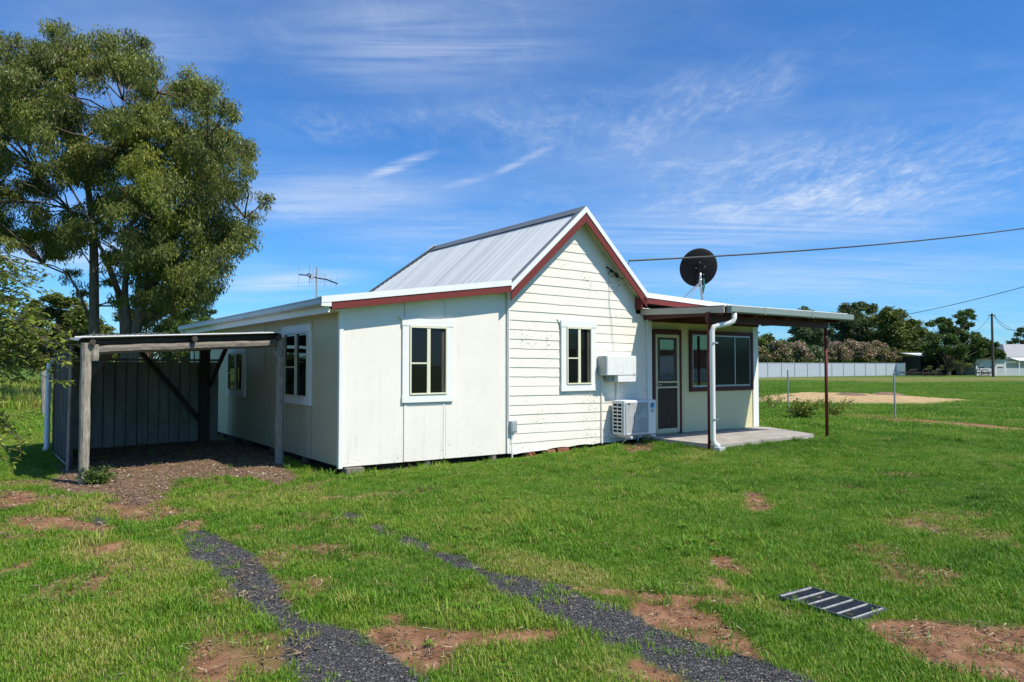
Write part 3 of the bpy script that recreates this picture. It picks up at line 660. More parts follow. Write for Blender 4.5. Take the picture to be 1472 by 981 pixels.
# --- screen door
hb('door_frame', 'darkred', (6.625, 6.70, -.055, -.001, .19, 2.335), (7.425, 7.485, -.055, -.001, .19, 2.335), (6.70, 7.425, -.055, -.001, 2.235, 2.335), bevel=.004)
door = hb('screen_door', 'doorcream', (6.705, 6.765, -.045, -.01, .215, 2.225), (7.36, 7.42, -.045, -.01, .215, 2.225), (6.765, 7.36, -.045, -.01, 2.165, 2.225), (6.765, 7.36, -.045, -.01, .215, .30),
          (6.765, 7.36, -.044, -.012, 1.235, 1.27), (6.765, 7.36, -.044, -.012, 1.125, 1.16), bevel=.003, label='cream framed security screen door')
b = MB()
def strand(p, q): b.bar(p, q, .004, .003)
x0, x1, z0, z1 = 6.765, 7.36, .30, 1.125; s = .045
for lo_, hi_ in ((.30, 1.125),):
    t = x0-(hi_-lo_)
    while t < x1:
        for sg in (1, -1):
            a = (t, lo_) if sg == 1 else (t, hi_); pts = []
            ua, ub = max(t, x0), min(t+(hi_-lo_), x1)
            if ub > ua: strand((ua, -.030-.001*sg, lo_+(ua-t) if sg == 1 else hi_-(ua-t)), (ub, -.030-.001*sg, lo_+(ub-t) if sg == 1 else hi_-(ub-t)))
        t += s
b.build('diamond_mesh', 'wood_d', door)
hb('inner_door', 'screen', (6.765, 7.36, -.012, -.003, .30, 1.235), parent=door); hb('door_glass', 'glass2', (6.86, 7.27, -.022, -.003, 1.30, 2.12), parent=door)
hb('inner_frame', 'wood_d', (6.765, 6.86, -.020, -.003, 1.27, 2.165), (7.27, 7.36, -.020, -.003, 1.27, 2.165), (6.86, 7.27, -.020, -.003, 2.12, 2.165), (6.86, 7.27, -.020, -.003, 1.27, 1.30), parent=door)
MB().tube([(6.735, -.045, 1.20), (6.735, -.085, 1.20), (6.83, -.085, 1.20)], .009, 8).build('handle', 'steel', door)

# --- corrugated roofs
def corrugated(f, a0, a1, pitch=.0762, amp=.011, seg=8):
    """f(a) -> (foot, ridge, up vector) for a position a across the sheets"""
    n = int((a1-a0)/pitch*seg); vs = []; fs = []
    for i in range(n+1):
        a = a0+(a1-a0)*i/n; p, q, up = f(a); w = amp*math.cos(2*math.pi*(a-a0)/pitch)
        p = Vector(p)+Vector(up)*w; q = Vector(q)+Vector(up)*w; vs += [tuple(p), tuple(q)]
        if i: k = 2*i; fs.append((k-2, k, k+1, k-1))
    rt = np.random.default_rng(int(abs(a0*10))+77).random(400)**2*.48; rib = lambda i: float(rt[int(((i//2)/n*(a1-a0)+pitch/2)/pitch) % 400])
    mb = MB().add(vs, fs); mb.attr = [rib(i) + min(1.6, max(0, -math.cos(2*math.pi*((i//2)/n*(a1-a0))/pitch))*.35 + 1.2*(((i//2)/n*(a1-a0)) % .686 < .022)) for i in range(len(vs))]; return mb
sl = Vector((-(GR[1]-GLF[1]), 0, GR[0]-GLF[0])).normalized(); sr = Vector((GR[1]-GRF[1], 0, GRF[0]-GR[0])).normalized()
LOW = .035
def fl(a):
    top = min(1, (7.0-a)/1.7) if a > 5.3 else 1
    return (GLF[0], a, GLF[1]-LOW), (GLF[0]+(GR[0]-GLF[0])*top, a, GLF[1]-LOW+(GR[1]-GLF[1])*top), sl
def fr_(a):
    top = min(1, (7.0-a)/1.7) if a > 5.3 else 1
    return (GRF[0], a, GRF[1]-LOW), (GRF[0]+(GR[0]-GRF[0])*top, a, GRF[1]-LOW+(GR[1]-GRF[1])*top), sr
roof = corrugated(fl, -.20, 6.98).build('gable_roof', 'roof', house, smooth=True); roof['label'] = 'silver corrugated zinc slope of the gable roof'
corrugated(fr_, -.20, 6.98).build('gable_roof', 'roof', house, smooth=True)
corrugated(lambda a: ((a, 7.0, 2.96), (GR[0]-(GR[0]-a)*.02, 5.32, 4.50) if False else (a, 7.0-1.7*(1-abs(a-GR[0])/1.66), 2.96+1.54*(1-abs(a-GR[0])/1.66)), (0, .67, .74)), 3.03, 6.32).build('hip_roof', 'roof', house, smooth=True)
corrugated(lambda a: ((-.41, a, SKL(-.41)-LOW), (GLF[0]+.02, a, SKL(GLF[0])-LOW), (0, 0, 1)), -.20, 9.5).build('skillion_roof', 'roof', house, smooth=True)
corrugated(lambda a: ((10.32, a, SKR(10.32)-LOW), (GRF[0]-.02, a, SKR(GRF[0])-LOW), (0, 0, 1)), -.20, 9.5).build('skillion_roof', 'roof', house, smooth=True)
hb('rear_roof', 'roof', (3.0, 6.25, 6.98, 9.5, 2.93, 2.955))
# ridge and hip cappings
b = MB()
for sg, foot in ((-1, GLF), (1, GRF)):
    d = Vector((foot[0]-GR[0], 0, foot[1]-GR[1])).normalized(); nn = sl if sg < 0 else sr
    p0 = Vector((GR[0], 0, GR[1]-LOW))+nn*.02+Vector((0, 0, .012)); p1 = p0+d*.17
    b.hexa([(p0.x, -.21, p0.z), (p1.x, -.21, p1.z), (p1.x, 5.4, p1.z), (p0.x, 5.4, p0.z)], [(p0.x, -.21, p0.z+.012), (p1.x, -.21, p1.z+.006), (p1.x, 5.4, p1.z+.006), (p0.x, 5.4, p0.z+.012)])
b.tube([(GR[0], -.21, GR[1]-.005), (GR[0], 5.4, GR[1]-.005)], .018, 8)
for u1, zz in ((3.0, 3.0), (6.3, 3.0)): b.bar((GR[0], 5.35, GR[1]-.0), (u1, 7.0, zz), .16, .03)
b.build('ridge_cap', 'capgrey', house)
MB().hexa([(4.50, 5.42, 4.44), (4.85, 5.42, 4.44), (4.676, 5.40, 4.60)], [(4.50, 5.72, 4.38), (4.85, 5.72, 4.38), (4.676, 5.60, 4.58)]).build('ridge_end_cap', 'cap', house)
# barges: white cap face, flange on the roof greyed for mirrored dark sky, maroon board, soffit
def barge(p, q, nrm, face_h=.092, red_h=.150, name='barge', v0=-.235):
    p = Vector(p); q = Vector(q); nrm = Vector(nrm)
    def strip(o0, o1, va, vb):
        return [tuple(p+nrm*o0+Vector((0, va, 0))), tuple(q+nrm*o0+Vector((0, va, 0))), tuple(q+nrm*o0+Vector((0, vb, 0))), tuple(p+nrm*o0+Vector((0, vb, 0)))], \
               [tuple(p+nrm*o1+Vector((0, va, 0))), tuple(q+nrm*o1+Vector((0, va, 0))), tuple(q+nrm*o1+Vector((0, vb, 0))), tuple(p+nrm*o1+Vector((0, vb, 0)))]
    return strip, v0
import functools
def sloped(u0, z0, u1, z1, va, vb, t):      # bar of vertical thickness t hanging below the line
    return [(u0, va, z0-t), (u1, va, z1-t), (u1, vb, z1-t), (u0, vb, z0-t)], [(u0, va, z0), (u1, va, z1), (u1, vb, z1), (u0, vb, z0)]
cp = MB(); cg = MB(); rd = MB(); sf = MB()
for (u0, z0), (u1, z1) in ((GLF, GR), (GR, GRF)):
    cp.hexa(*sloped(u0, z0, u1, z1, -.245, -.222, .112))
    cg.hexa(*sloped(u0, z0+.001, u1, z1+.001, -.222, -.09, .022))
    rd.hexa(*sloped(u0, z0-.113, u1, z1-.113, -.232, -.205, .175))
    sf.hexa(*sloped(u0, z0-.135, u1, z1-.135, -.205, .05, .012))
cp.build('barge_cap', 'cap', house); cg.build('barge_flange', 'capgrey', house); rd.build('barge_board', 'red', house, .003); sf.build('soffit', 'yellow', house)
MB().hexa(*sloped(-.40, SKL(-.40), 2.965, SKL(2.965), -.245, -.222, .095)).hexa(*sloped(-.40, SKL(-.40)+.001, 2.96, SKL(2.96)+.001, -.222, -.06, .02)).build('skillion_cap', 'cap', house)
MB().hexa(*sloped(-.24, SKL(-.24)-.096, 3.02, SKL(3.02)-.096, -.232, -.205, .112)).build('fascia', 'red', house, .003)
MB().hexa(*sloped(-.23, SKL(-.23)-.16, 3.0, SKL(3.0)-.16, -.205, .03, .012)).build('soffit', 'sheet', house)
MB().hexa(*sloped(6.25, SKR(6.25), 10.32, SKR(10.32), -.245, -.222, .098)).hexa(*sloped(6.27, SKR(6.27)+.001, 10.32, SKR(10.32)+.001, -.222, -.06, .02)).build('skillion_cap', 'cap', house)
MB().hexa(*sloped(6.16, SKR(6.16)-.10, 10.3, SKR(10.3)-.10, -.232, -.205, .11)).build('fascia', 'red', house, .003)
hb('fascia_return', 'red', (6.15, 6.18, -.204, -.02, 2.70, 2.93)); hb('soffit', 'trim', (6.18, 10.1, -.204, .0, 2.715, 2.727))
MB().box(-.40, -.25, -.24, -.21, 2.45, 2.52).build('fascia_block', 'trim', house)
# left gutter, fascia, downpipe stub
b = MB(); prof = [(-.29, 2.575), (-.29, 2.475), (-.385, 2.465), (-.405, 2.49), (-.405, 2.578), (-.392, 2.578), (-.392, 2.50), (-.30, 2.49), (-.30, 2.575)]
b.hexa([(u_, -.18, z_) for u_, z_ in prof], [(u_, 9.55, z_) for u_, z_ in prof]); b.box(-.405, -.29, -.20, -.181, 2.465, 2.578); b.box(-.405, -.29, 9.551, 9.56, 2.465, 2.578)
for v_ in (1.5, 3.6, 5.7, 7.8): b.box(-.410, -.285, v_, v_+.03, 2.462, 2.58)
b.build('gutter', 'gutter_grey', house)['label'] = 'grey gutter along the side eave'
hb('side_fascia', 'trim', (-.285, -.26, -.20, 9.5, 2.365, 2.535)); hb('soffit', 'sheet', (-.26, -.001, -.20, 9.45, 2.40, 2.412))
MB().tube([(-.34, 9.35, 2.46), (-.34, 9.35, 2.38), (-.10, 9.35, 2.2), (-.06, 9.35, .1)], .04, 10).build('downpipe', 'pipe', house)

# --- verandah
corrugated(lambda a: ((a, -2.03, 2.655), (a, -.02, 2.715), (0, 0, 1)), 6.335, 10.37).build('verandah_roof', 'roof', house, smooth=True)
hb('lit_sheet_ends', 'cap', (6.42, 10.38, -2.045, -2.03, 2.652, 2.683))  # white strip painted in for the sunlit ends of the sheets
hb('verandah_lining', 'darkred', (6.35, 10.3, -1.95, -.06, 2.600, 2.612))
b = MB(); b.hexa([(6.305, -2.05, 2.530), (6.33, -2.05, 2.530), (6.33, -.02, 2.60), (6.305, -.02, 2.60)], [(6.305, -2.05, 2.640), (6.33, -2.05, 2.640), (6.33, -.02, 2.712), (6.305, -.02, 2.712)]); b.build('verandah_side_fascia', 'beige', house, .003)
b = MB(); b.hexa([(10.345, -2.0, 2.545), (10.37, -2.0, 2.545), (10.37, -.02, 2.60), (10.345, -.02, 2.60)], [(10.345, -2.0, 2.645), (10.37, -2.0, 2.645), (10.37, -.02, 2.705), (10.345, -.02, 2.705)]); b.build('verandah_side_fascia', 'darkred', house, .003)
prof = [(-2.05, 2.645), (-2.05, 2.535), (-2.14, 2.528), (-2.158, 2.55), (-2.158, 2.655), (-2.14, 2.655), (-2.14, 2.56), (-2.062, 2.55), (-2.062, 2.645)]
b = MB(); b.hexa([(6.40, v_, z_) for v_, z_ in prof], [(10.42, v_, z_) for v_, z_ in prof]); b.box(6.385, 6.40, -2.158, -2.05, 2.53, 2.655); b.box(10.42, 10.43, -2.158, -2.05, 2.53, 2.655)
for u_ in (7.35, 8.9): b.box(u_, u_+.03, -2.162, -2.05, 2.525, 2.66)
b.build('verandah_gutter', 'gutter', house)['label'] = 'green grey gutter on the verandah front'
hb('verandah_beam', 'darkred', (6.25, 10.16, -1.75, -1.68, 2.375, 2.555), bevel=.004)
for u_ in (6.36, 7.35, 8.35, 9.3, 10.22): hb('rafter', 'darkred', (u_, u_+.045, -1.95, -.05, 2.50, 2.598))
for u_, n_ in ((6.30, 0), (10.10, 1)):
    MB().tube([(u_, -1.715, .02), (u_, -1.715, 2.56)], .033, 12).build('verandah_post', 'red' if n_ else 'darkred', house, smooth=True)
b = MB(); b.tube([(6.53, -2.10, 2.54), (6.53, -2.10, 2.44), (6.51, -2.09, 2.385), (6.46, -2.05, 2.345), (6.34, -1.94, 2.315), (6.24, -1.885, 2.285), (6.205, -1.87, 2.21), (6.205, -1.87, .27), (6.22, -1.88, .21), (6.29, -1.93, .15)], .046, 14)
b.build('downpipe', 'pipe', house, smooth=True)['label'] = 'white verandah downpipe with an offset bend'
hb('pipe_strap', 'steel', (6.15, 6.30, -1.925, -1.915, 1.98, 2.01), bevel=.002); hb('pipe_strap', 'steel', (6.15, 6.30, -1.925, -1.915, .62, .65), bevel=.002); MB().box(6.19, 6.36, -2.02, -1.88, .0, .145).build('drain_block', 'gutter_grey', house, .01)
# --- wall services
hb('conduit', 'pipe', (3.035, 3.050, -.052, -.037, .62, 2.82), (3.090, 3.108, -.075, -.057, -.02, .43)); MB().tube([(3.12, -.07, .06), (3.3, -.06, .075), (3.9, -.05, .09)], .012, 8).build('conduit', 'pipe', house)
jb = hb('junction_box', 'greybox', (3.055, 3.185, -.105, -.038, .425, .635), bevel=.012); hb('lid', 'greybox', (3.07, 3.17, -.112, -.105, .45, .61), parent=jb, bevel=.004)
MB().tube([(5.22, -.045, 1.30), (5.22, -.045, .10)], .011, 8).build('conduit', 'pipe', house); MB().tube([(5.60, -.045, 1.30), (5.60, -.045, .80)], .011, 8).build('conduit', 'gutter_grey', house)
MB().tube([(5.42, -.06, 3.36), (5.45, -.045, 3.1), (5.44, -.04, 2.8), (5.50, -.045, 2.4), (5.55, -.045, 1.77)], .005, 6).build('service_cord', 'gutter_grey', house)
b = MB(); b.bar((5.36, -.04, 3.50), (5.52, -.13, 3.36), .03, .02); b.bar((5.52, -.13, 3.36), (5.60, -.10, 3.31), .05, .05)
for q in ((5.44, -.10, 3.42), (5.50, -.14, 3.36), (5.56, -.12, 3.33)): b.tube([(q[0], q[1], q[2]-.04), (q[0], q[1], q[2]+.02)], .022, 8)
b.tube([(5.56, -.12, 3.32), (5.66, -.14, 3.27), (5.80, -.17, 3.36), (5.78, -.22, 3.60)], .006, 6); b.tube([(5.44, -.1, 3.44), (5.40, -.05, 3.38), (5.42, -.05, 3.34)], .006, 6)
b.build('insulator_bracket', 'black', house)
# loose bricks at the wall foot
bk = 0
for i, (u_, v_, a_) in enumerate(((3.95, -.03, .2), (4.28, .0, -.3), (3.55, .02, .5))):
    o = thing('brick', *W(u_, v_, ground_z(*W(u_, v_)[:2])+.0), ['dark red brick lying at the foot of the weatherboards, middle of three', 'dark red brick lying at the foot of the weatherboards, nearest the window', 'dark red brick lying at the foot of the weatherboards, nearest the grey box'][i], 'brick', 'loose bricks at the wall foot', rz=A+a_)
    MB().box(-.115, .115, -.055, .055, .0, .075).build('brick_body', 'brick', o, .006)
slab = MB().hexa([(6.32,-.001,.0),(6.28,-1.84,.0),(9.6,-1.72,.0),(10.25,-.25,.0),(10.2,-.001,.0)], [(6.32,-.001,.18),(6.28,-1.84,.18),(9.6,-1.72,.178),(10.25,-.25,.178),(10.2,-.001,.18)])
so_ = slab.build('pavement', 'concrete', None, .01); so_.location = tuple(O); so_.rotation_euler.z = A; so_['kind'] = 'structure'

# ================================================================== meter box, air conditioner, dish, aerial
mb_ = house_thing('meter_box', 5.13, -.03, 1.28, 'white flaking electric meter box on the weatherboards beside the window', 'meter box')
b = MB(); b.box(5.13, 5.91, -.272, -.035, 1.405, 1.775); b.build('cabinet', 'boxpaint', mb_, .006)
MB().box(5.425, 5.912, -.278, -.035, 1.278, 1.404).build('lower_cabinet', 'boxpaint', mb_, .006)
MB().box(5.30, 5.42, -.17, -.035, 1.285, 1.400).build('fuse_box', 'greybox', mb_, .006)
MB().box(5.14, 5.905, -.287, -.273, 1.41, 1.77).build('door', 'boxpaint', mb_, .004)
MB().box(5.125, 5.131, -.26, -.045, 1.415, 1.765).build('shaded_side', 'gutter_grey', mb_)  # grey plate paints the shade on the cabinet's left face
ac = house_thing('air_conditioner', 5.46, -.03, .24, 'white split system air conditioner unit bracketed under the meter box', 'air conditioner')
X0, X1, Y0, Y1, Z0, Z1 = 5.45, 6.31, -.42, -.08, .262, .925
MB().box(X0, X1, Y0, Y1, Z0, Z1).build('casing', 'acw', ac, .018)
b = MB(); b.box(X0+.04, X1-.235, Y0-.004, Y0+.0, Z0+.035, Z1-.035); b.build('fan_recess', 'black', ac)
b = MB(); cx, cz, rr = (X0+.04+X1-.235)/2, (Z0+Z1)/2, .26
for a in range(3):
    an = a*2.094
    for s in range(4):
        t0 = an+s*.2; b.quad((cx+.05*math.cos(t0), Y0-.007, cz+.05*math.sin(t0)), (cx+rr*math.cos(t0), Y0-.009, cz+rr*math.sin(t0)), (cx+rr*math.cos(t0+.2), Y0-.007, cz+rr*math.sin(t0+.2)), (cx+.05*math.cos(t0+.2), Y0-.006, cz+.05*math.sin(t0+.2)))
b.tube([(cx, Y0-.004, cz), (cx, Y0-.012, cz)], .06, 16); b.build('fan', 'greybox', ac)
b = MB(); z = Z0+.04
while z < Z1-.035: b.box(X0+.04, X1-.235, Y0-.024, Y0-.018, z, z+.0055); z += .0125
x = X0+.04
while x < X1-.235: b.box(x, x+.005, Y0-.026, Y0-.020, Z0+.04, Z1-.04); x += .057
b.box(X0+.032, X0+.042, Y0-.028, Y0-.001, Z0+.03, Z1-.03); b.box(X1-.237, X1-.227, Y0-.028, Y0-.001, Z0+.03, Z1-.03); b.box(X0+.042, X1-.237, Y0-.028, Y0-.001, Z1-.04, Z1-.03); b.box(X0+.042, X1-.237, Y0-.028, Y0-.001, Z0+.03, Z0+.04)
b.build('fan_guard', 'acw', ac)
MB().box(X0+.055, X0+.12, Y0-.032, Y0-.028, Z1-.066, Z1-.048).build('badge', 'black', ac)
b = MB(); b.box(X0-.003, X0+.002, Y0+.05, Y1-.045, Z0+.05, Z1-.05); b.build('side_recess', 'black', ac)
b = MB(); 
for i in range(9): zz = Z0+.05+(Z1-Z0-.10)*i/8; b.box(X0-.014, X0-.004, Y0+.05, Y1-.045, zz-.012, zz+.012)
for vv2 in (Y0+.05, (Y0+Y1)/2, Y1-.055): b.box(X0-.016, X0-.004, vv2, vv2+.014, Z0+.05, Z1-.05)
b.build('side_grille', 'acw', ac)
MB().box(X1-.16, X1-.05, Y0-.004, Y0+.0, Z1-.155, Z1-.06).build('logo', 'logo', ac)
MB().hexa([(X1-.155, Y0-.007, Z1-.15), (X1-.115, Y0-.007, Z1-.065), (X1-.06, Y0-.007, Z1-.065)], [(X1-.155, Y0-.004, Z1-.15), (X1-.115, Y0-.004, Z1-.065), (X1-.06, Y0-.004, Z1-.065)]).build('logo_mark', 'inkb', ac)
def text(s, size, u, v, z, parent, m, ext=.002):
    cu = bpy.data.curves.new('lettering', 'FONT'); cu.body = s; cu.size = size; cu.extrude = ext; cu.materials.append(M[m])
    tmp = bpy.data.objects.new('lettering_source', cu); me_ = bpy.data.meshes.new_from_object(tmp); bpy.data.objects.remove(tmp)
    o = bpy.data.objects.new('lettering', me_); COL.objects.link(o); o.parent = parent; f = OFF[parent.name]
    o.location = (u-f[0], v-f[1], z-f[2]); o.rotation_euler = (math.pi/2, 0, 0); return o
text('DAIKIN', .030, X1-.155, Y0-.002, Z1-.205, ac, 'inkb'); text('INVERTER', .017, X1-.150, Y0-.002, Z1-.235, ac, 'inkb')
for x in (X0+.10, X1-.14): b = MB(); b.box(x, x+.035, -.50, -.05, Z0-.045, Z0-.002); b.box(x, x+.035, -.052, -.034, Z0-.33, Z0-.002) ; b.bar((x+.017, -.05, Z0-.30), (x+.017, -.38, Z0-.045), .03, .01); b.build('bracket', 'acw', ac)
b = MB(); b.tube([(X0-.02, -.06, Z0+.02), (X0-.02, -.06, Z0-.03), (X0+.3, -.2, Z0-.05)], .02, 8); b.build('refrigerant_pipe', 'acw', ac)

dish = house_thing('satellite_dish', 8.78, .5, 2.9, 'round black satellite dish on a bent mast above the verandah roof', 'satellite dish')
C_ = Vector((8.74, .5, 3.79)); 
nd = Vector((.50, .80, .34)).normalized()        # the way the hollow side faces (away from the road)
ex = nd.cross(Vector((0, 0, 1))).normalized(); ey = ex.cross(nd).normalized()
vs = []; fs = []; nr_, ns_ = 8, 48
for side in (0, 1):
    for i in range(nr_+1):
        r_ = .435*i/nr_
        for k in range(ns_):
            an = 2*math.pi*k/ns_; p = C_+ex*(r_*math.cos(an))+ey*(r_*1.02*math.sin(an))+nd*(.36*r_*r_+(.012 if side else 0)); vs.append(tuple(p))
m_ = (nr_+1)*ns_
for side in (0, 1):
    for i in range(nr_):
        for k in range(ns_): a = side*m_+i*ns_+k; c = side*m_+i*ns_+(k+1) % ns_; fs.append((a, c, c+ns_, a+ns_))
for k in range(ns_): a = nr_*ns_+k; c = nr_*ns_+(k+1) % ns_; fs.append((a, c, c+m_, a+m_))
MB().add(vs, fs).build('reflector', 'black', dish, smooth=True)
b = MB(); bp = C_-nd*.05
b.bar(tuple(bp+ex*.0+ey*.12), tuple(bp-ey*.16), .12, .05); b.bar(tuple(C_-nd*.02-ex*.12), tuple(C_-nd*.02+ex*.12), .03, .04); b.bar(tuple(C_-nd*.03-ey*.1-ex*.05), tuple(C_-nd*.10-ey*.28-ex*.02), .06, .06); b.build('mount_plate', 'black', dish)
for e1, e2 in ((-.10, .02), (.10, .05), (-.02, .15), (.09, -.13), (.0, -.11)): q = C_+ex*e1+ey*e2-nd*.045; MB().tube([tuple(q), tuple(q-nd*.02)], .011, 8).build('bolt', 'steel', dish)
pm = C_-nd*.12-ey*.18
b = MB(); b.tube([tuple(pm+Vector((0, 0, .10))), tuple(pm), (pm.x+.02, pm.y, pm.z-.25), (pm.x+.03, pm.y, 3.22), (pm.x+.06, pm.y+.0, 3.08), (pm.x+.12, pm.y+.03, 2.86)], .026, 12); b.tube([tuple(pm+Vector((0, 0, -.1))), tuple(pm+Vector((0, 0, -.04)))], .036, 12); b.build('mast', 'steel', dish, smooth=True)
b = MB(); t0 = (pm.x+.015, pm.y, pm.z-.09); b.tube([t0, (pm.x-.62, pm.y-.15, 2.98)], .011, 8); b.tube([t0, (pm.x-.42, pm.y+.30, 2.98)], .013, 8); b.build('stay', 'steel', dish)
MB().tube([(pm.x+.08, pm.y-.02, pm.z-.02), (pm.x+.10, pm.y-.03, pm.z-.2), (pm.x+.06, pm.y-.02, pm.z-.36), (pm.x+.05, pm.y-.02, pm.z-.2)], .018, 8).build('cable_loop', 'dgreen', dish)
q = C_+nd*.42-ey*.22; b = MB(); b.bar(tuple(C_-ey*.40+nd*.06), tuple(q), .03, .03); b.build('feed_arm', 'black', dish); MB().tube([tuple(q), tuple(q-nd*.09)], .035, 12).build('receiver', 'acw', dish)

an_ = house_thing('tv_aerial', .74, 3.0, 2.71, 'spiky metal television aerial on a short mast above the side roof', 'tv aerial')
M_ = lambda u, z: (u, 3.0, z)
MB().tube([M_(.745, 2.70), M_(.745, 3.46)], .017, 8).build('mast', 'steel', an_)
b = MB(); b.tube([(.36, 2.86, 3.27), (.52, 2.95, 3.28), (.60, 3, 3.32)], .012, 6); b.tube([(.56, 2.98, 3.27), (.80, 3, 3.245), (.95, 3.02, 3.235), (1.18, 3.05, 3.17)], .013, 6); b.build('boom', 'black', an_)
b = MB()
for u_, v_, z_, up, dn in ((.345, 2.86, 3.27, .24, .22), (.60, 3, 3.30, .27, .22), (.615, 3.02, 3.28, .20, .15), (.65, 3, 3.27, .14, .16), (.68, 3, 3.26, .12, .18), (.72, 3, 3.25, .10, .13), (.79, 3, 3.25, .10, .10), (.83, 3.01, 3.24, .14, .11), (.88, 3.01, 3.24, .10, .12), (.91, 3.02, 3.23, .13, .15), (.935, 3.02, 3.225, .12, .14), (1.03, 3.03, 3.20, .10, .09), (1.15, 3.04, 3.175, .12, .10)):
    MB().tube([(u_, v_, z_-dn), (u_+.004, v_, z_+up)], .0042, 5).build('rod', 'steel', an_)
for z_ in (3.02, 3.40): MB().tube([(.66, 2.98, z_+.02), (.83, 3.02, z_-.01)], .005, 5).build('rod', 'steel', an_)
b.bar((.62, 3, 3.27), (.68, 3, 3.26), .08, .09); b.build('dipole_box', 'steel', an_)

# ================================================================== CARPORT
cpt = house_thing('carport', -3.17, 1.05, 0, 'open timber carport of grey bush poles with iron cladding', 'carport')
def rough_post(b, p, q, r, seed, seg=10, n=9, sq=.75):
    rr = np.random.default_rng(seed); p = Vector(p); q = Vector(q); t = (q-p).normalized(); a = Vector((1, 0, 0)) if abs(t.z) > .7 else Vector((0, 0, 1))
    x = t.cross(a).normalized(); y = t.cross(x); vs = []; fs = []; prof = 1+.10*rr.standard_normal(seg)
    for i in range(n):
        s = i/(n-1); c = p+(q-p)*s+x*rr.normal(0, .006)+y*rr.normal(0, .006)
        for k in range(seg):
            an = 2*math.pi*(k+.5)/seg; cs, sn = math.cos(an), math.sin(an); m_ = sq/max(abs(cs), abs(sn))+(1-sq)
            rad = r*m_*prof[k]*(1+.025*rr.standard_normal()); vs.append(tuple(c+x*cs*rad+y*sn*rad))
        if i:
            for k in range(seg): a_ = (i-1)*seg+k; c_ = (i-1)*seg+(k+1) % seg; fs.append((a_, c_, c_+seg, a_+seg))
    fs += [tuple(range(seg))[::-1], tuple(range((n-1)*seg, n*seg))]
    return b.add(vs, fs)
FLp, FRp, BLp, BRp = (-3.19, 1.05), (-.39, 1.59), (-3.22, 5.55), (-.55, 6.0)
rough_post(MB(), (*FLp, -.12), (FLp[0]-.02, FLp[1], 1.90), .062, 1).build('post', 'wood', cpt)
rough_post(MB(), (*FRp, -.12), (FRp[0]-.01, FRp[1], 2.05), .062, 2).build('post', 'wood', cpt)
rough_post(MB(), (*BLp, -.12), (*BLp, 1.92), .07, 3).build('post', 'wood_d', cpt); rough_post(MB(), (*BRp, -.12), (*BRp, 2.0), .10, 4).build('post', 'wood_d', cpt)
def lp(p, q, t): return tuple(a+(c-a)*t for a, c in zip(p, q))
rough_post(MB(), (FLp[0]+.08, FLp[1]+.03, 1.800), (FRp[0]-.04, FRp[1]+.02, 1.955), .064, 5, 8, 14, .95).build('front_beam', 'wood_h', cpt)
rough_post(MB(), (FLp[0]-.1, FLp[1]+.12, 1.905), (FRp[0]+.03, FRp[1]+.12, 2.065), .045, 6, 8, 12).build('plate_beam', 'wood_d', cpt)
rough_post(MB(), (FLp[0]+.09, FLp[1]-.02, 1.66), (FLp[0]+.09, FLp[1]-.02, 1.88), .05, 7, 8, 4).build('packing_block', 'wood', cpt)
MB().hexa([(FRp[0]-.16, FRp[1]-.06, 1.84), (FRp[0]+.02, FRp[1]-.09, 1.55), (FRp[0]+.02, FRp[1]-.06, 1.84)], [(FRp[0]-.16, FRp[1]+.01, 1.84), (FRp[0]+.02, FRp[1]-.02, 1.55), (FRp[0]+.02, FRp[1]+.01, 1.84)]).build('corbel', 'wood', cpt, .008)
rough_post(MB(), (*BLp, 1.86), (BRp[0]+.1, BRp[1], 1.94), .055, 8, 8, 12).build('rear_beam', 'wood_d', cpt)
for k, t in enumerate((.02, .50, .98)):
    p = lp((*FLp, 1.90), (*FRp, 2.06), t); q = lp((*BLp, 1.93), (*BRp, 2.02), t)
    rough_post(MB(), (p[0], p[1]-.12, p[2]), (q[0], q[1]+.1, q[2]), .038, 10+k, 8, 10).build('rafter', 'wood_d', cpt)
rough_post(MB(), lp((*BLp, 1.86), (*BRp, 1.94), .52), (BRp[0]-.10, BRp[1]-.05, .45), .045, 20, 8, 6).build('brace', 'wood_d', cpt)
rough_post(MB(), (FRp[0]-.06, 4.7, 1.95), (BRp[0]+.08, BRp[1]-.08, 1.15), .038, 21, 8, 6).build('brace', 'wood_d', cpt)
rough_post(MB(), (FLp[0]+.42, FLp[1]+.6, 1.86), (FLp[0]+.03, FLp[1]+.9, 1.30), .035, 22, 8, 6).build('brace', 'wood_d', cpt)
# roof sheets
c0 = [(-3.34, .965, 1.975), (-.40, 1.50, 2.140), (-3.42, 5.75, 1.99), (-.35, 6.3, 2.11)]
def cr(a):
    t = a; f0 = lp(c0[0], c0[1], t); f1 = lp(c0[2], c0[3], t)
    z = .012*math.sin(9*t)+.01*math.sin(23*t); return (f0[0], f0[1], f0[2]+z-.02*(t < .03)), (f1[0], f1[1], f1[2]+z), (0, 0, 1)
n = 40*6; vs = []; fs = []
for i in range(n+1):
    f0, f1, _ = cr(i/n); w = .009*math.cos(2*math.pi*i/6)
    for s in range(5):
        p = lp(f0, f1, s/4); vs.append((p[0], p[1], p[2]+w+.015*math.sin(s*2+i*.02)-(.03*max(0, 1-i/14) if s == 0 else 0)))
    if i:
        for s in range(4): k = i*5+s; fs.append((k-5, k, k+1, k-4))
cr_ = MB().add(vs, fs).build('roof_sheets', 'iron', cpt); cr_['label'] = 'old corrugated iron carport roof'; md = cr_.modifiers.new('t', 'SOLIDIFY'); md.thickness = .004
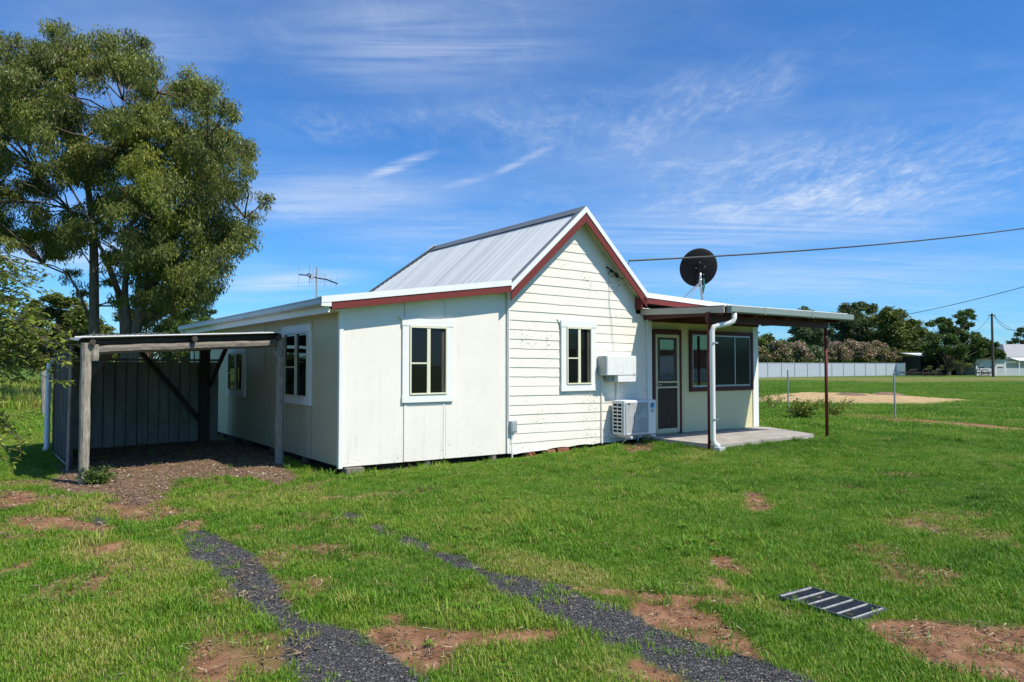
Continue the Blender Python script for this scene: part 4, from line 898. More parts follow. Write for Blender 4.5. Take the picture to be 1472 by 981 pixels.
MB().hexa([(-3.34, .955, 1.965), (-.40, 1.49, 2.125), (-.40, 1.505, 2.125), (-3.34, .97, 1.965)], [(-3.34, .955, 1.982), (-.40, 1.49, 2.142), (-.40, 1.505, 2.142), (-3.34, .97, 1.982)]).build('lit_roof_edge', 'cap', cpt)  # white strip stands in for sunlight along the iron's front edge
# ribbed claddings
def ribbed(p, q, z0, z1, step, rng_seed, name, mt='shediron'):
    L_ = math.hypot(q[0]-p[0], q[1]-p[1]); d = ((q[0]-p[0])/L_, (q[1]-p[1])/L_); nn = (d[1], -d[0]); n = int(L_/step); vs = []; fs = []; rr = np.random.default_rng(rng_seed)
    prof = []
    for i in range(n):
        a = i*step; j = rr.normal(0, .004); prof += [(a, 0+j), (a+step-.030, 0+j), (a+step-.027, -.045), (a+step-.009, -.045)]
    for s, o in prof:
        zt = z1+(rr.random()*.0)
        vs += [(p[0]+d[0]*s+nn[0]*o, p[1]+d[1]*s+nn[1]*o, z0+.01*rr.random()), (p[0]+d[0]*s+nn[0]*o, p[1]+d[1]*s+nn[1]*o, zt)]
    for i in range(len(prof)-1): fs.append((2*i, 2*i+2, 2*i+3, 2*i+1))
    o_ = MB().add(vs, fs).build(name, mt, cpt); md = o_.modifiers.new('t', 'SOLIDIFY'); md.thickness = .005; return o_
ribbed((-3.25, 5.68), (-.12, 6.17), .0, 1.66, .205, 1, 'rear_cladding')['label'] = 'grey ribbed iron sheets across the back of the carport'
ribbed((-3.27, 5.62), (-3.24, 2.72), .01, 1.86, .205, 2, 'side_cladding', 'sideiron')
rough_post(MB(), (-3.3, 5.62, 1.70), (-.16, 6.10, 1.70), .022, 31, 6, 10).build('top_rail', 'shediron', cpt)
MB().tube([(-3.27, 2.62, -.05), (-3.25, 2.60, 1.9)], .020, 8).build('pole', 'wood', cpt); MB().tube([(-3.29, 2.70, .10), (-3.30, 5.5, .02)], .014, 6).build('bottom_rail', 'wood', cpt)
MB().tube([(-3.22, 5.68, 1.67), (-3.30, 5.66, 1.69), (-3.35, 5.64, 1.63), (-3.37, 5.62, 1.50), (-3.37, 5.62, .12), (-3.40, 5.52, .03)], .045, 12).build('downpipe', 'pipe', cpt, smooth=True)
op = thing('fence_post', *[gnd(66, 597)[0], gnd(66, 597)[1]], 0, 'old whitened timber post standing behind the carport downpipe', 'post')
off = OFF[op.name]; rough_post(MB(), (off[0], off[1], -.1), (off[0]-.06, off[1], 1.45), .11, 77).build('timber', 'wood', op)

# ================================================================== drain grate
ga, gb, gc, gd_ = [np.array(gnd(*q)) for q in ((1122, 862), (1160, 851), (1275, 880), (1230, 902))]
cen = (ga+gb+gc+gd_)/4; ax = ((gc-gb)+(gd_-ga))/2; Lg = float(np.hypot(*ax)); ang = math.atan2(ax[1], ax[0]); Wg = float((np.hypot(*(gb-ga))+np.hypot(*(gc-gd_)))/2)
gt = thing('drain_grate', float(cen[0]), float(cen[1]), float(ground_z(*cen))-.020, 'steel drain grate lying in the lawn at the edge of the bare soil', 'grate', rz=ang)
hw, hl = max(Wg/2, .17), Lg/2
MB().box(-hl, hl, -hw, -hw+.012, .0, .04).box(-hl, hl, hw-.012, hw, .0, .04).box(-hl, -hl+.012, -hw+.012, hw-.012, .0, .04).box(hl-.012, hl, -hw+.012, hw-.012, .0, .04).build('rim', 'darksteel', gt)
b = MB(); 
for i in range(6): x = -hl+.012+(2*hl-.024)*(i+.03)/5.2; b.box(x, x+.007, -hw+.012, hw-.012, .018, .040)
b.build('cross_bars', 'grate', gt)
b = MB(); x = -hw+.02
while x < hw-.014: b.box(-hl+.012, hl-.012, x, x+.0035, .0, .034); x += .016
b.build('bearing_bars', 'darksteel', gt)
MB().box(-hl, hl, -hw, hw, -.06, -.012).build('pit', 'void', gt)

# ================================================================== VEGETATION
def leaf_mesh(name, cen, siz, tint, m, parent, ll, lw, droop=.6, seed=0):
    """many small bent leaves; cen (n,3) world, siz scale, tint 0..1"""
    r = np.random.default_rng(seed); n = len(cen); off = np.array(OFF[parent.name])
    az = r.random(n)*2*np.pi; el = -droop*(.3+.9*r.random(n))*1.5+ (1-droop)*(r.random(n)*1.6-.5)
    d = np.stack([np.cos(az)*np.cos(el), np.sin(az)*np.cos(el), np.sin(el)], 1)
    rnd = r.normal(size=(n, 3)); s = np.cross(d, rnd); s /= np.linalg.norm(s, axis=1, keepdims=True)+1e-9; up = np.cross(s, d)
    L_ = (ll*siz*(.7+.6*r.random(n)))[:, None]; w = (lw*siz*(.7+.6*r.random(n)))[:, None]
    c = cen-off; v0 = c; v1 = c+d*L_*.5+s*w*.5+up*L_*.06; v2 = c+d*L_; v3 = c+d*L_*.5-s*w*.5+up*L_*.06
    vs = np.stack([v0, v1, v2, v3], 1).reshape(-1, 3); me = bpy.data.meshes.new(name)
    me.vertices.add(4*n); me.vertices.foreach_set('co', vs.astype(np.float32).ravel()); me.loops.add(4*n); me.loops.foreach_set('vertex_index', np.arange(4*n, dtype=np.int32))
    me.polygons.add(n); me.polygons.foreach_set('loop_start', np.arange(0, 4*n, 4, dtype=np.int32)); me.update()
    at = me.attributes.new('tint', 'FLOAT', 'POINT'); at.data.foreach_set('value', np.repeat(tint, 4).astype(np.float32))
    me.materials.append(M[m]); o = bpy.data.objects.new(name, me); COL.objects.link(o); o.parent = parent; return o
def clumps(blobs, per, r, shell=.45, sub=.5, nsub=9, flat=.8):
    """blobs (x,y,z,rad): leaf centres gathered in sub-clumps near each blob's shell"""
    out = []; tn = []; subs = []
    for bi, (x, y, z, rad) in enumerate(blobs):
        ns = max(3, int(nsub*(rad/1.0)**.5)) if nsub > 0 else 3
        tb = r.random()
        k = max(4, int(ns))
        dirs = r.normal(size=(k, 3)); dirs /= np.linalg.norm(dirs, axis=1, keepdims=True)
        sc_ = np.array([x, y, z])+dirs*rad*(shell+.35*r.random((k, 1)))*np.array([1, 1, flat])
        for q in sc_:
            m = int(per*rad*rad/k*(.6+.8*r.random())); rs = rad*sub*(.7+.6*r.random())
            g = r.normal(size=(m, 3)); g /= np.linalg.norm(g, axis=1, keepdims=True)+1e-9; g *= (r.random((m, 1))**.45)*rs
            out.append(q+g*np.array([1, 1, .75])); tn.append(np.clip(.30*tb+.35*r.random()+.35*r.random(m), 0, 1)); subs.append((q, bi))
    return np.concatenate(out), np.concatenate(tn), subs
def limb(b, p, q, r0, r1, r, n=7, wob=.06, seg=7, arch=0):
    p = Vector(p); q = Vector(q); L_ = (q-p).length; pts = []; o = Vector((0, 0, 0))
    for i in range(n+1):
        t = i/n; o = o+Vector(r.normal(0, wob*L_/n, 3))*1.0
        pts.append(p.lerp(q, t)+o*(1-t if t > .5 else 1)*min(1, 3*t)+Vector((0, 0, arch*L_*math.sin(math.pi*t))))
    b.tube(pts, [r0+(r1-r0)*(i/n)**.8 for i in range(n+1)], seg); return pts
def tree(name, label, cat, base, blobs, leaf, ll, lw, per, trunk_r, bark='bark', droop=.4, seed=1, group=None, nsub=9, shell=.45, sub=.5, forks=3, fork_h=.3, twigs=True, flower=None, stems=1):
    r = np.random.default_rng(seed); bx, by = base; bz = float(ground_z(bx, by)); t = thing(name, bx, by, bz, label, cat, group)
    cen, tn, subs = clumps(blobs, per, r, shell, sub, nsub)
    leaf_mesh('crown', cen, np.ones(len(cen)), tn, leaf, t, ll, lw, droop, seed)
    if flower:
        fm, frac = flower; k = int(len(cen)*min(.95, frac*1.5)); zmax = max(z+q for _, _, z, q in blobs); pk = r.choice(len(cen), k, replace=False); c2 = cen[pk]
        mz = np.array([b_[2] for b_ in blobs]).mean(); c2 = c2[(c2[:, 2] > mz-.4*r.random(len(c2))*2)]
        leaf_mesh('blossom', c2+r.normal(0, .04, c2.shape), np.ones(len(c2)), r.random(len(c2)), fm, t, ll*.55, lw*1.25, .1, seed+1)
    b = MB(); top = np.mean([q[:3] for q in blobs], 0); zt = bz+(top[2]-bz)*fork_h
    mains = []
    for s in range(stems):
        px = bx+(r.random()-.5)*trunk_r*2*(stems > 1); py = by+(r.random()-.5)*trunk_r*2*(stems > 1)
        q = (px+(top[0]-bx)*.25*r.random()+r.normal(0, .3)*(stems > 1), py+r.normal(0, .2)*(stems > 1), zt)
        limb(b, (px, py, bz-.2), q, trunk_r*(1.25), trunk_r*.85, r, 6, .05, 9); mains.append(q)
    for (x, y, z, rad) in blobs:
        m0 = mains[int(r.integers(len(mains)))]; d = math.dist(m0, (x, y, z)); pts = limb(b, m0, (x, y, z), max(.02, min(trunk_r*.6, .05*d)), .02, r, 7, .12, 6, .06)
    if twigs:
        for q, bi in subs:
            x, y, z, rad = blobs[bi]; limb(b, (x, y, z-rad*.2), q, .018+.006*rad, .008, r, 3, .1, 4)
    b.build('trunk', bark, t); return t
def at_px(x, y, d):                 # where a photo pixel lies at a given distance ahead of the camera
    return ((x-CX)/F*d, d, H+(HOR-y)/F*d)

# --- the big gum
D = 29.0; r = np.random.default_rng(11); gum = []
lobes = [(40,150,70),(190,115,75),(320,145,85),(405,200,65),(115,170,70),(250,200,60),(20,215,60),(530,225,52),(605,280,62),(655,315,45),(560,310,50),(95,300,95),(25,330,80),(195,325,55),(430,330,60),(520,395,60),(600,380,60),(345,420,55),(290,480,72),(215,455,72),(150,505,55),(380,500,60),
         (560,500,90),(640,560,80),(480,560,85),(380,590,65),(720,425,32),(715,500,45),(668,450,45),(770,590,34),(722,660,50),(650,680,72),(555,655,90),(455,670,70),(300,600,50),(45,560,50),(55,690,42),(150,715,48),(200,650,45),(100,620,35),(520,790,70),(600,830,62),(425,770,55),(640,770,48),(560,885,55),(500,860,50),(470,720,55),(345,690,45),
         (-60,200,90),(-80,350,100),(-60,550,80),(-150,280,110),(-150,450,100),(-40,470,60),(0,640,40),(20,705,34)]
for i, (zx, zy, zr) in enumerate(lobes):
    d = D+r.normal(0, 1.7); x, y, z = at_px(zx/2.043, zy/2.043, d); gum.append((x, y, z, zr/2.043*d/F*.98))
for (qx, qy, qr) in ((150,400,16),(120,415,16),(170,430,15),(215,405,20),(240,425,20),(222,448,17),(258,448,15),(200,440,15),(180,395,18),(280,430,16),(250,395,18),(160,365,16),(205,465,15),(236,468,14),(98,395,14),(75,360,16),(30,345,16),(5,330,18),(60,330,14)):
    d = D+r.normal(0, 1.5)+1; gum.append((*at_px(qx, qy, d), qr*d/F))
OUT_ = np.array([(-200,60),(0,70),(60,85),(150,55),(230,62),(330,75),(400,90),(455,150),(472,215),(520,165),(580,180),(640,235),(690,280),(690,345),(700,385),(748,400),(745,500),(762,530),(802,560),(785,640),(740,730),(690,770),(680,830),(640,890),(560,930),(480,900),(420,925),(350,900),(330,800),(250,750),(180,790),(110,740),(60,715),(0,745),(-200,700)], float)
HOLES = [(320,285,28),(535,330,26),(105,470,26),(325,700,16),(150,610,22),(30,430,22),(70,770,30),(700,600,22),(250,270,18),(20,560,20),(480,215,20),(190,565,14),(270,400,14)]
cnt = 0
while cnt < 262:
    zx, zy = r.uniform(-190, 800), r.uniform(50, 930); rr = r.uniform(30, 62)
    if float(poly_sd(np.array([zx]), np.array([zy]), OUT_)[0]) > -rr*.75: continue
    if any(math.hypot(zx-a, zy-b2) < c+rr*.75 for a, b2, c in HOLES): continue
    
    cnt += 1; d = D+r.normal(0, 1.9); x, y, z = at_px(zx/2.043, zy/2.043, d); gum.append((x, y, z, rr/2.043*d/F))
for i in range(0):                 # depth behind and in front, same outline
    zx, zy, zr = lobes[int(r.integers(len(lobes)))]; d = D+r.choice([-1, 1])*(2.2+1.5*r.random()); x, y, z = at_px(zx/2.043+(3 if zx < 500 else -12), zy/2.043+8, d); gum.append((x, y, z, zr/2.043*d/F*.8))
gx0, gy0 = (185-CX)/F*D, D
gt_ = thing('gum_tree', gx0, gy0, 0, 'huge spreading gum tree with many pale stems behind the carport', 'tree')
cen, tn, subs = clumps(gum, 1900, r, .48, .62, 12, .95)
yg = sstep(.45, .8, fbm(cen[:, 0], cen[:, 2], .45, 17))*.30
leaf_mesh('crown', cen, np.ones(len(cen)), np.clip(tn*.75+yg, 0, 1), 'leaf_gum', gt_, .17, .042, .85, 5)
b = MB()
def P3(x, y, d=D): return at_px(x, y, d)
t1 = [P3(138, 600), P3(136, 520), P3(134, 440), P3(133, 390), P3(131, 330), P3(122, 270, D+.4), P3(112, 200, D+.6), P3(100, 130, D+.5), P3(98, 90)]
b.tube(t1, [0.238, 0.205, 0.185, 0.172, 0.145, 0.112, 0.079, 0.053, 0.020], 10)
b.tube([P3(186, 600), P3(181, 520), P3(178, 465), P3(172, 430), P3(160, 395), P3(148, 365), P3(128, 335), P3(95, 300), P3(55, 255), P3(15, 222), P3(-25, 190)], [0.249, 0.213, 0.178, 0.142, 0.083, 0.073, 0.064, 0.055, 0.041, 0.032, 0.018], 10)
b.tube([P3(190, 600), P3(192, 520), P3(196, 465), P3(208, 430), P3(225, 400), P3(240, 370), P3(255, 330), P3(275, 290), P3(300, 240), P3(322, 205)], [0.237, 0.213, 0.189, 0.160, 0.130, 0.083, 0.069, 0.055, 0.037, 0.014], 10)
b.tube([P3(182, 520), P3(183, 465), P3(178, 420), P3(180, 370), P3(186, 320), P3(200, 290), P3(190, 240), P3(178, 180), P3(170, 140), P3(160, 90)], [0.178, 0.160, 0.130, 0.087, 0.078, 0.064, 0.050, 0.037, 0.027, 0.014], 9)
b.tube([P3(170, 430), P3(158, 400, D-1), P3(140, 350, D-1.4), P3(122, 310, D-1.5), P3(92, 260, D-1), P3(55, 225, D-1), P3(20, 215, D-1)], [0.069, 0.060, 0.050, 0.046, 0.032, 0.023, 0.014], 8)
b.tube([P3(128, 460), P3(112, 420), P3(96, 395), P3(60, 380), P3(22, 370), P3(-20, 355)], [0.060, 0.050, 0.041, 0.032, 0.023, 0.014], 7)
b.tube([P3(205, 440), P3(235, 425, D+1), P3(262, 415, D+1), P3(290, 400, D+1), P3(315, 385, D+1)], [0.064, 0.046, 0.037, 0.027, 0.014], 7)
b.tube([P3(205, 475), P3(222, 462), P3(250, 445), P3(285, 436), P3(300, 425)], [0.055, 0.041, 0.032, 0.023, 0.014], 7)
b.tube([P3(240, 370), P3(275, 350), P3(320, 330), P3(350, 312), P3(372, 295)], [0.055, 0.046, 0.037, 0.023, 0.011], 7)
b.tube([P3(178, 180), P3(200, 160), P3(222, 130), P3(240, 105)], [0.032, 0.023, 0.018, 0.009], 6); b.tube([P3(255, 330), P3(245, 270), P3(262, 200), P3(258, 150), P3(262, 120)], [0.050, 0.041, 0.032, 0.018, 0.009], 6)
b.tube([P3(131, 330), P3(152, 280), P3(168, 230), P3(165, 170), P3(140, 110)], [0.055, 0.046, 0.037, 0.027, 0.014], 6); b.tube([P3(95, 300), P3(70, 310), P3(35, 290), P3(-10, 300)], [0.037, 0.027, 0.018, 0.014], 6)
nodes = [Vector(p) for p in t1] + [Vector(P3(*q)) for q in ((95,300),(55,255),(160,395),(225,400),(255,330),(300,240),(180,370),(190,240),(170,140),(122,310),(60,380),(290,400),(250,445),(320,330),(350,312),(222,130),(258,150),(165,170),(35,290))]
for (x, y, z, rad) in gum:
    c = Vector((x, y, z)); nn = sorted(nodes, key=lambda q: (q-c).length+(2.0 if q.z > c.z+.3 else 0))[0]
    if (nn-c).length > 4.2: continue
    limb(b, nn, c, .028+.004*(c-nn).length, .018, r, 6, .12, 5, .05)
for q, bi in subs:
    x, y, z, rad = gum[bi]; limb(b, (x, y, z-rad*.25), q, .016, .006, r, 3, .12, 4)
b.build('trunk', 'bark_gum', gt_, smooth=True)

# --- trees left and behind
def lob(lst, d, spread=1.2, seed=0, k=1.0):
    r = np.random.default_rng(seed); out = []
    for x, y, rr in lst:
        dd = d+r.normal(0, spread); p = at_px(x, y, dd); out.append((*p, rr*dd/F*k))
    return out
tree('olive_bush', 'dense olive green bushy tree left of the gum trunks', 'tree', ((75-CX)/F*47, 47), lob([(30,480,24),(55,455,22),(85,440,22),(110,455,20),(60,490,28),(95,485,28),(125,480,22),(20,510,24),(75,515,24),(115,515,22),(42,520,20),(0,500,24),(140,500,20),(85,430,12),(140,470,18),(158,488,18),(45,440,14),(110,438,14),(70,428,10),(130,460,16),(100,470,20),(170,505,18)], 47, 1.5, 2, 1.05), 'leaf_olive', .24, .10, 1700, .22, seed=3, sub=.5, group='trees behind the carport')
tree('bush', 'brighter green leafy tree between the gum and the cottage eave', 'tree', ((285-CX)/F*36, 36), lob([(262,470,16),(285,462,16),(300,452,10),(275,490,18),(300,478,15),(250,488,15),(285,510,20),(255,515,18),(240,500,12)], 36, 1, 4, 1.05), 'leaf_green', .16, .07, 2600, .14, seed=5, sub=.5, group='trees behind the carport')
tree('bush', 'dull green tree seen low between the gum stems above the rear cladding', 'tree', ((215-CX)/F*58, 58), lob([(170,500,20),(205,498,22),(240,500,22),(190,480,16),(222,478,16),(150,505,18),(265,505,16),(210,450,22),(235,445,20),(258,455,20),(182,455,18),(245,470,20),(275,470,18),(205,430,16),(230,420,14),(180,500,20)], 58, 1.5, 6, 1.0), 'leaf_olive', .25, .10, 1200, .18, seed=6, group='trees behind the carport')

# --- foreground sapling at the left edge
sx, sy = -6.35, 7.6; sap = thing('sapling', sx, sy, 0, 'yellow green leafy sapling reaching in from the left edge of the photo', 'sapling')
r = np.random.default_rng(21); b = MB(); lc = []; lt = []; ldir = []
limb(b, (sx, sy, -.1), (sx+.1, sy, 3.1), .06, .025, r, 8, .03, 8)
tips = [(104,482,.2),(92,500,0),(100,530,.1),(86,470,.3),(60,452,0),(45,430,.2),(52,398,.1),(40,382,0),(20,378,.3),(30,408,.1),(55,420,-.2),(74,495,-.3),(62,512,.2),(40,520,0),(35,470,.1),(22,440,.2),(70,478,.4),(25,620,.2),(35,632,0),(20,648,.1),(12,600,.2),(14,575,0),(38,545,.2),(8,660,.2),(5,500,.1),(12,540,0),(44,492,.3),(58,536,.1),(10,410,0),(5,460,.2),(30,500,.4),(16,468,0),(80,548,.1),(0,560,.3),(0,430,.3),(18,395,.2),(28,455,-.3),(50,470,-.2),(12,485,-.2),(48,508,.3),(22,525,.2),(2,520,.2),(8,630,-.2),(14,612,.2),(36,400,.3),(64,485,.1),(84,506,.2),(34,438,.1),(10,385,.1),(42,445,.3),(0,400,0),(0,480,.2),(56,500,.0)]
for tx, ty, dd in tips:
    d = 7.3+dd*1.2; q = at_px(tx, ty, d); root = (sx+.08, sy, max(.25, min(3.0, q[2]+(.25 if ty < 560 else .35)*r.random()+.05)))
    pts = limb(b, root, q, .012, .003, r, 7, .05, 5, .10)
    P_ = [Vector(p) for p in pts]
    for i in range(2, len(P_)):
        for s in range(3):
            a = P_[i-1].lerp(P_[i], r.random()); 
            tw = Vector((r.normal(.06, .10), r.normal(0, .10), r.normal(-.03, .06))); e = a+tw; b.tube([a, e], [.003, .0015], 4)
            for m in range(8):
                lc.append(tuple(a.lerp(e, r.random())+Vector(r.normal(0, .008, 3)))); lt.append(r.random())
leaf_mesh('foliage', np.array(lc), np.ones(len(lc)), np.array(lt), 'leaf_sap', sap, .075, .022, .45, 8)
b.build('trunk', 'bark', sap)

# --- right background: fence, oleanders, trees
fA, fB = np.array(gnd(1040, 544.3)), np.array(gnd(1288, 540.2))
fn = thing('metal_fence', float(fA[0]), float(fA[1]), 0, 'long pale blue grey metal sheet fence across the far paddock', 'fence')
d_ = fB-fA; L_ = float(np.hypot(*d_)); dn = d_/L_; npan = int(round(L_/2.9)); 
fh = 1.86
for i in range(npan):
    p = fA+dn*L_*i/npan; q = fA+dn*L_*(i+1)/npan; b = MB(); m_ = 22; vs = []; fs = []; nn = np.array([dn[1], -dn[0]])
    for k in range(m_+1):
        s = p+(q-p)*(.015+.97*k/m_)+nn*(.018 if k % 4 < 2 else 0); vs += [(s[0], s[1], .03), (s[0], s[1], fh)]
        if k: fs.append((2*k-2, 2*k, 2*k+1, 2*k-1))
    b.add(vs, fs).build('panel', 'bluegrey', fn)
    b = MB(); b.bar((p[0], p[1]-.03, 0), (p[0], p[1]-.03, fh+.02), .07, .07); b.build('post', 'greybox', fn)
MB().bar((fA[0], fA[1]-.02, fh+.01), (fB[0], fB[1]-.02, fh+.01), .05, .05).build('top_rail', 'bluegrey', fn)
gB = np.array(gnd(1301, 540.4)); 
f2 = thing('metal_fence', float(fB[0]), float(fB[1]), 0, 'short whiter end section of sheet fence beside the dark garden', 'fence')
MB().hexa([(fB[0], fB[1], 0), (gB[0], gB[1], 0), (gB[0], gB[1]+.05, 0), (fB[0], fB[1]+.05, 0)], [(fB[0], fB[1], fh+.05), (gB[0], gB[1], fh+.05), (gB[0], gB[1]+.05, fh+.05), (fB[0], fB[1]+.05, fh+.05)]).build('panel', 'cap', f2)
MB().bar((gB[0], gB[1], 0), (gB[0], gB[1], fh+.1), .09, .09).build('post', 'greybox', f2); MB().bar((fB[0], fB[1]-.06, fh), (gB[0], gB[1]-.06, fh), .06, .06).build('rail', 'greybox', f2)

ol = [(1094,508,12,'leaf_olive','flower',.25,'leftmost low oleander with few pink flowers behind the metal fence'), (1118,504,16,'leaf_olive','flower',.5,'pink flowering oleander second from the left behind the metal fence'), (1146,503,17,'leaf_olive','flower',.55,'broad pink oleander left of the pale flowering one'),
      (1172,507,14,'leaf_green','flower_w',.5,'pale greenish white flowering oleander among the pink ones'), (1200,504,17,'leaf_olive','flower',.6,'pink oleander just right of the maroon verandah post'), (1232,503,19,'leaf_olive','flower',.55,'tallest rounded pink oleander in the middle of the hedge'), (1262,505,17,'leaf_olive','flower',.45,'pink oleander second from the fence end'), (1285,510,13,'leaf_olive','flower',.18,'greener oleander at the end of the metal fence')]
for i, (x, y, rr, lf, fl_, fr2, lab) in enumerate(ol):
    d = 99+ (x-1090)*.125+3; p = at_px(x, 525, d)
    bl = lob([(x, y, rr), (x-rr*.6, y+8, rr*.75), (x+rr*.6, y+7, rr*.8), (x-rr*.3, y+15, rr*.8), (x+rr*.35, y+17, rr*.8), (x+rr*.1, y-2, rr*.7), (x-rr*.8, y+16, rr*.6), (x+rr*.8, y+16, rr*.6)], d, .6, 30+i, .9)
    tree('oleander', lab, 'shrub', (p[0], p[1]), bl, lf, .34, .16, 800, .12, droop=.1, seed=40+i, group='oleanders along the metal fence', twigs=False, nsub=12, sub=.5, shell=.5, flower=(fl_, fr2), stems=4, fork_h=.2)
def far_tree(name, lab, lst, d, leaf, per=420, ll=.5, lw=.24, tr=.25, seed=1, spread=2, bx=None, k=1.0, droop=.3, **kw):
    x0 = bx if bx else float(np.mean([q[0] for q in lst])); 
    tree(name, lab, 'tree', ((x0-CX)/F*d, d), lob(lst, d, spread, seed, k), leaf, ll, lw, per, tr, seed=seed, group='trees beyond the paddock', droop=droop, **kw)
far_tree('tree', 'round topped tree rising just over the verandah gutter', [(1160,450,11),(1152,458,11),(1170,459,11),(1161,468,14),(1150,476,13),(1172,478,14),(1160,488,16),(1140,490,12),(1180,492,12),(1128,497,10),(1146,500,12),(1170,503,12)], 135, 'leaf_blue', seed=51, k=1.0)
far_tree('tree', 'olive green tree beside the cottage end wall', [(1092,492,12),(1104,488,11),(1086,500,14),(1108,498,11),(1098,506,12),(1078,482,12),(1068,495,14)], 128, 'leaf_olive', seed=52, k=.9)
far_tree('tree', 'tall broad blue green tree behind the oleanders, highest crown', [(1222,446,15),(1236,440,11),(1250,444,13),(1255,460,16),(1230,462,18),(1205,462,13),(1198,456,8),(1213,475,17),(1240,480,20),(1222,492,18),(1200,492,14),(1255,492,18),(1238,504,16),(1208,500,12),(1190,478,8)], 140, 'leaf_blue', seed=53, k=1.02)
far_tree('tree', 'dull brownish green tree right of the tallest crown', [(1280,450,14),(1292,456,13),(1268,462,14),(1300,470,13),(1282,474,18),(1265,485,16),(1295,490,16),(1280,500,18),(1305,500,12),(1310,484,10),(1270,508,14),(1300,515,14),(1318,505,10),(1316,462,6),(1322,478,10)], 132, 'leaf_olive', seed=54, k=1.05)
far_tree('tree', 'greyish slender tree between the olive crown and the dark spreading tree', [(1318,468,9),(1328,478,9),(1314,480,9),(1325,492,11),(1335,500,10)], 145, 'leaf_blue', seed=55, k=1.1)
far_tree('spreading_tree', 'dark glossy spreading tree with a leaning trunk and a tufted top', [(1388,452,7),(1395,450,6),(1402,457,5),(1378,456,5),(1384,463,9),(1392,470,8),(1350,462,8),(1362,466,8),(1340,468,7),(1356,476,10),(1372,478,12),(1345,485,12),(1384,484,11),(1366,490,14),(1340,498,12),(1392,496,12),(1375,503,15),(1405,488,9),(1416,492,9),(1425,498,9),(1410,504,13),(1432,507,9),(1398,512,12),(1356,510,13),(1336,512,10),(1424,512,10),(1440,512,7),(1380,516,10),(1402,480,5)], 112, 'leaf_dark', 1000, .34, .16, .35, 56, 2, bx=1362, k=1.05, droop=.05, fork_h=.12)
far_tree('shrub', 'reddish leaved shrub under the dark spreading tree', [(1375,522,8),(1388,526,7),(1365,529,7),(1382,532,7),(1395,524,5)], 109, 'leaf_olive', 300, .25, .12, .08, 57, .5, k=.85)
far_tree('tree', 'distant pale grey green tree above the far cottage roof', [(1470,474,7),(1464,480,6),(1476,482,8),(1460,490,7),(1452,493,5),(1474,492,8)], 165, 'leaf_blue', seed=58, k=.85)
far_tree('shrub', 'low weedy shrub beside the dark farm implements', [(1335,530,7),(1345,533,7),(1352,528,6)], 106, 'leaf_olive', 260, .22, .1, .05, 59, .5, k=.8)
# far-off woods on the skyline, reading as one mass
cs = []; r = np.random.default_rng(61)
for i in range(420):
    an = r.uniform(-1.25, 1.25); dd = r.uniform(330, 480); cs.append((math.sin(an)*dd, math.cos(an)*dd, r.uniform(1.5, 5.5), r.uniform(3.5, 6.5)))
tl = thing('far_woods', 0, 400, 0, 'low dark line of far-off woods on the skyline', 'woods'); tl['kind'] = 'stuff'
cen, tn, _ = clumps(cs, 7, r, .5, .45, 5); leaf_mesh('foliage', cen, np.ones(len(cen)), tn*.8, 'leaf_dark', tl, 2.0, 1.1, .1, 62); tl.children[0]['kind'] = 'stuff'

# --- small plants by the star pickets
for i, (px_, py_, h_, n_, lab) in enumerate(((1152, 604, .46, 26, 'bushy young shrub with fine leaves beside the maroon verandah post'), (1200, 598, .42, 14, 'thin leafy shrub just right of the maroon verandah post'), (1112, 588, .8, 9, 'spindly twiggy shrub between the cottage corner and the first picket'))):
    X_, Y_ = gnd(px_, py_); r = np.random.default_rng(80+i); t = thing('shrub', X_, Y_, 0, lab, 'shrub', 'young shrubs by the wire fence'); b = MB(); lc = []
    for s in range(n_):
        a = r.random()*6.283; e = .5+.5*r.random(); q = (X_+math.cos(a)*.55*e*(1.3 if i else 1), Y_+math.sin(a)*.5*e, h_*(.5+.7*r.random())); pts = limb(b, (X_+r.normal(0, .04), Y_, 0), q, .006, .002, r, 5, .08, 4, .1)
        for p in pts[1:]:
            for k in range(15 if i == 0 else 9): lc.append(tuple(p+Vector(r.normal(0, .055, 3))))
    b.build('stems', 'bark', t); leaf_mesh('foliage', np.array(lc), np.ones(len(lc)), r.random(len(lc)), 'leaf_sap', t, .085, .032, .2, 90+i)
# weeds by the carport's front post
X_, Y_ = gnd(140, 696); t = thing('weed_clump', X_, Y_, 0, 'leafy green weed clump at the foot of the front carport post', 'weed'); r = np.random.default_rng(95); lc = []; b = MB()
for s in range(26):
    a = r.random()*6.283; q = (X_+math.cos(a)*.26*r.random()+.02, Y_+math.sin(a)*.2*r.random(), .06+.16*r.random()); pts = limb(b, (X_, Y_, 0), q, .004, .002, r, 4, .05, 4, .1)
    for p in pts[1:]:
        for k in range(9): lc.append(tuple(p+Vector(r.normal(0, .03, 3))))
b.build('stems', 'leaf_green', t); leaf_mesh('foliage', np.array(lc), np.ones(len(lc)), .3+r.random(len(lc))*.7, 'leaf_green', t, .06, .022, .2, 96)

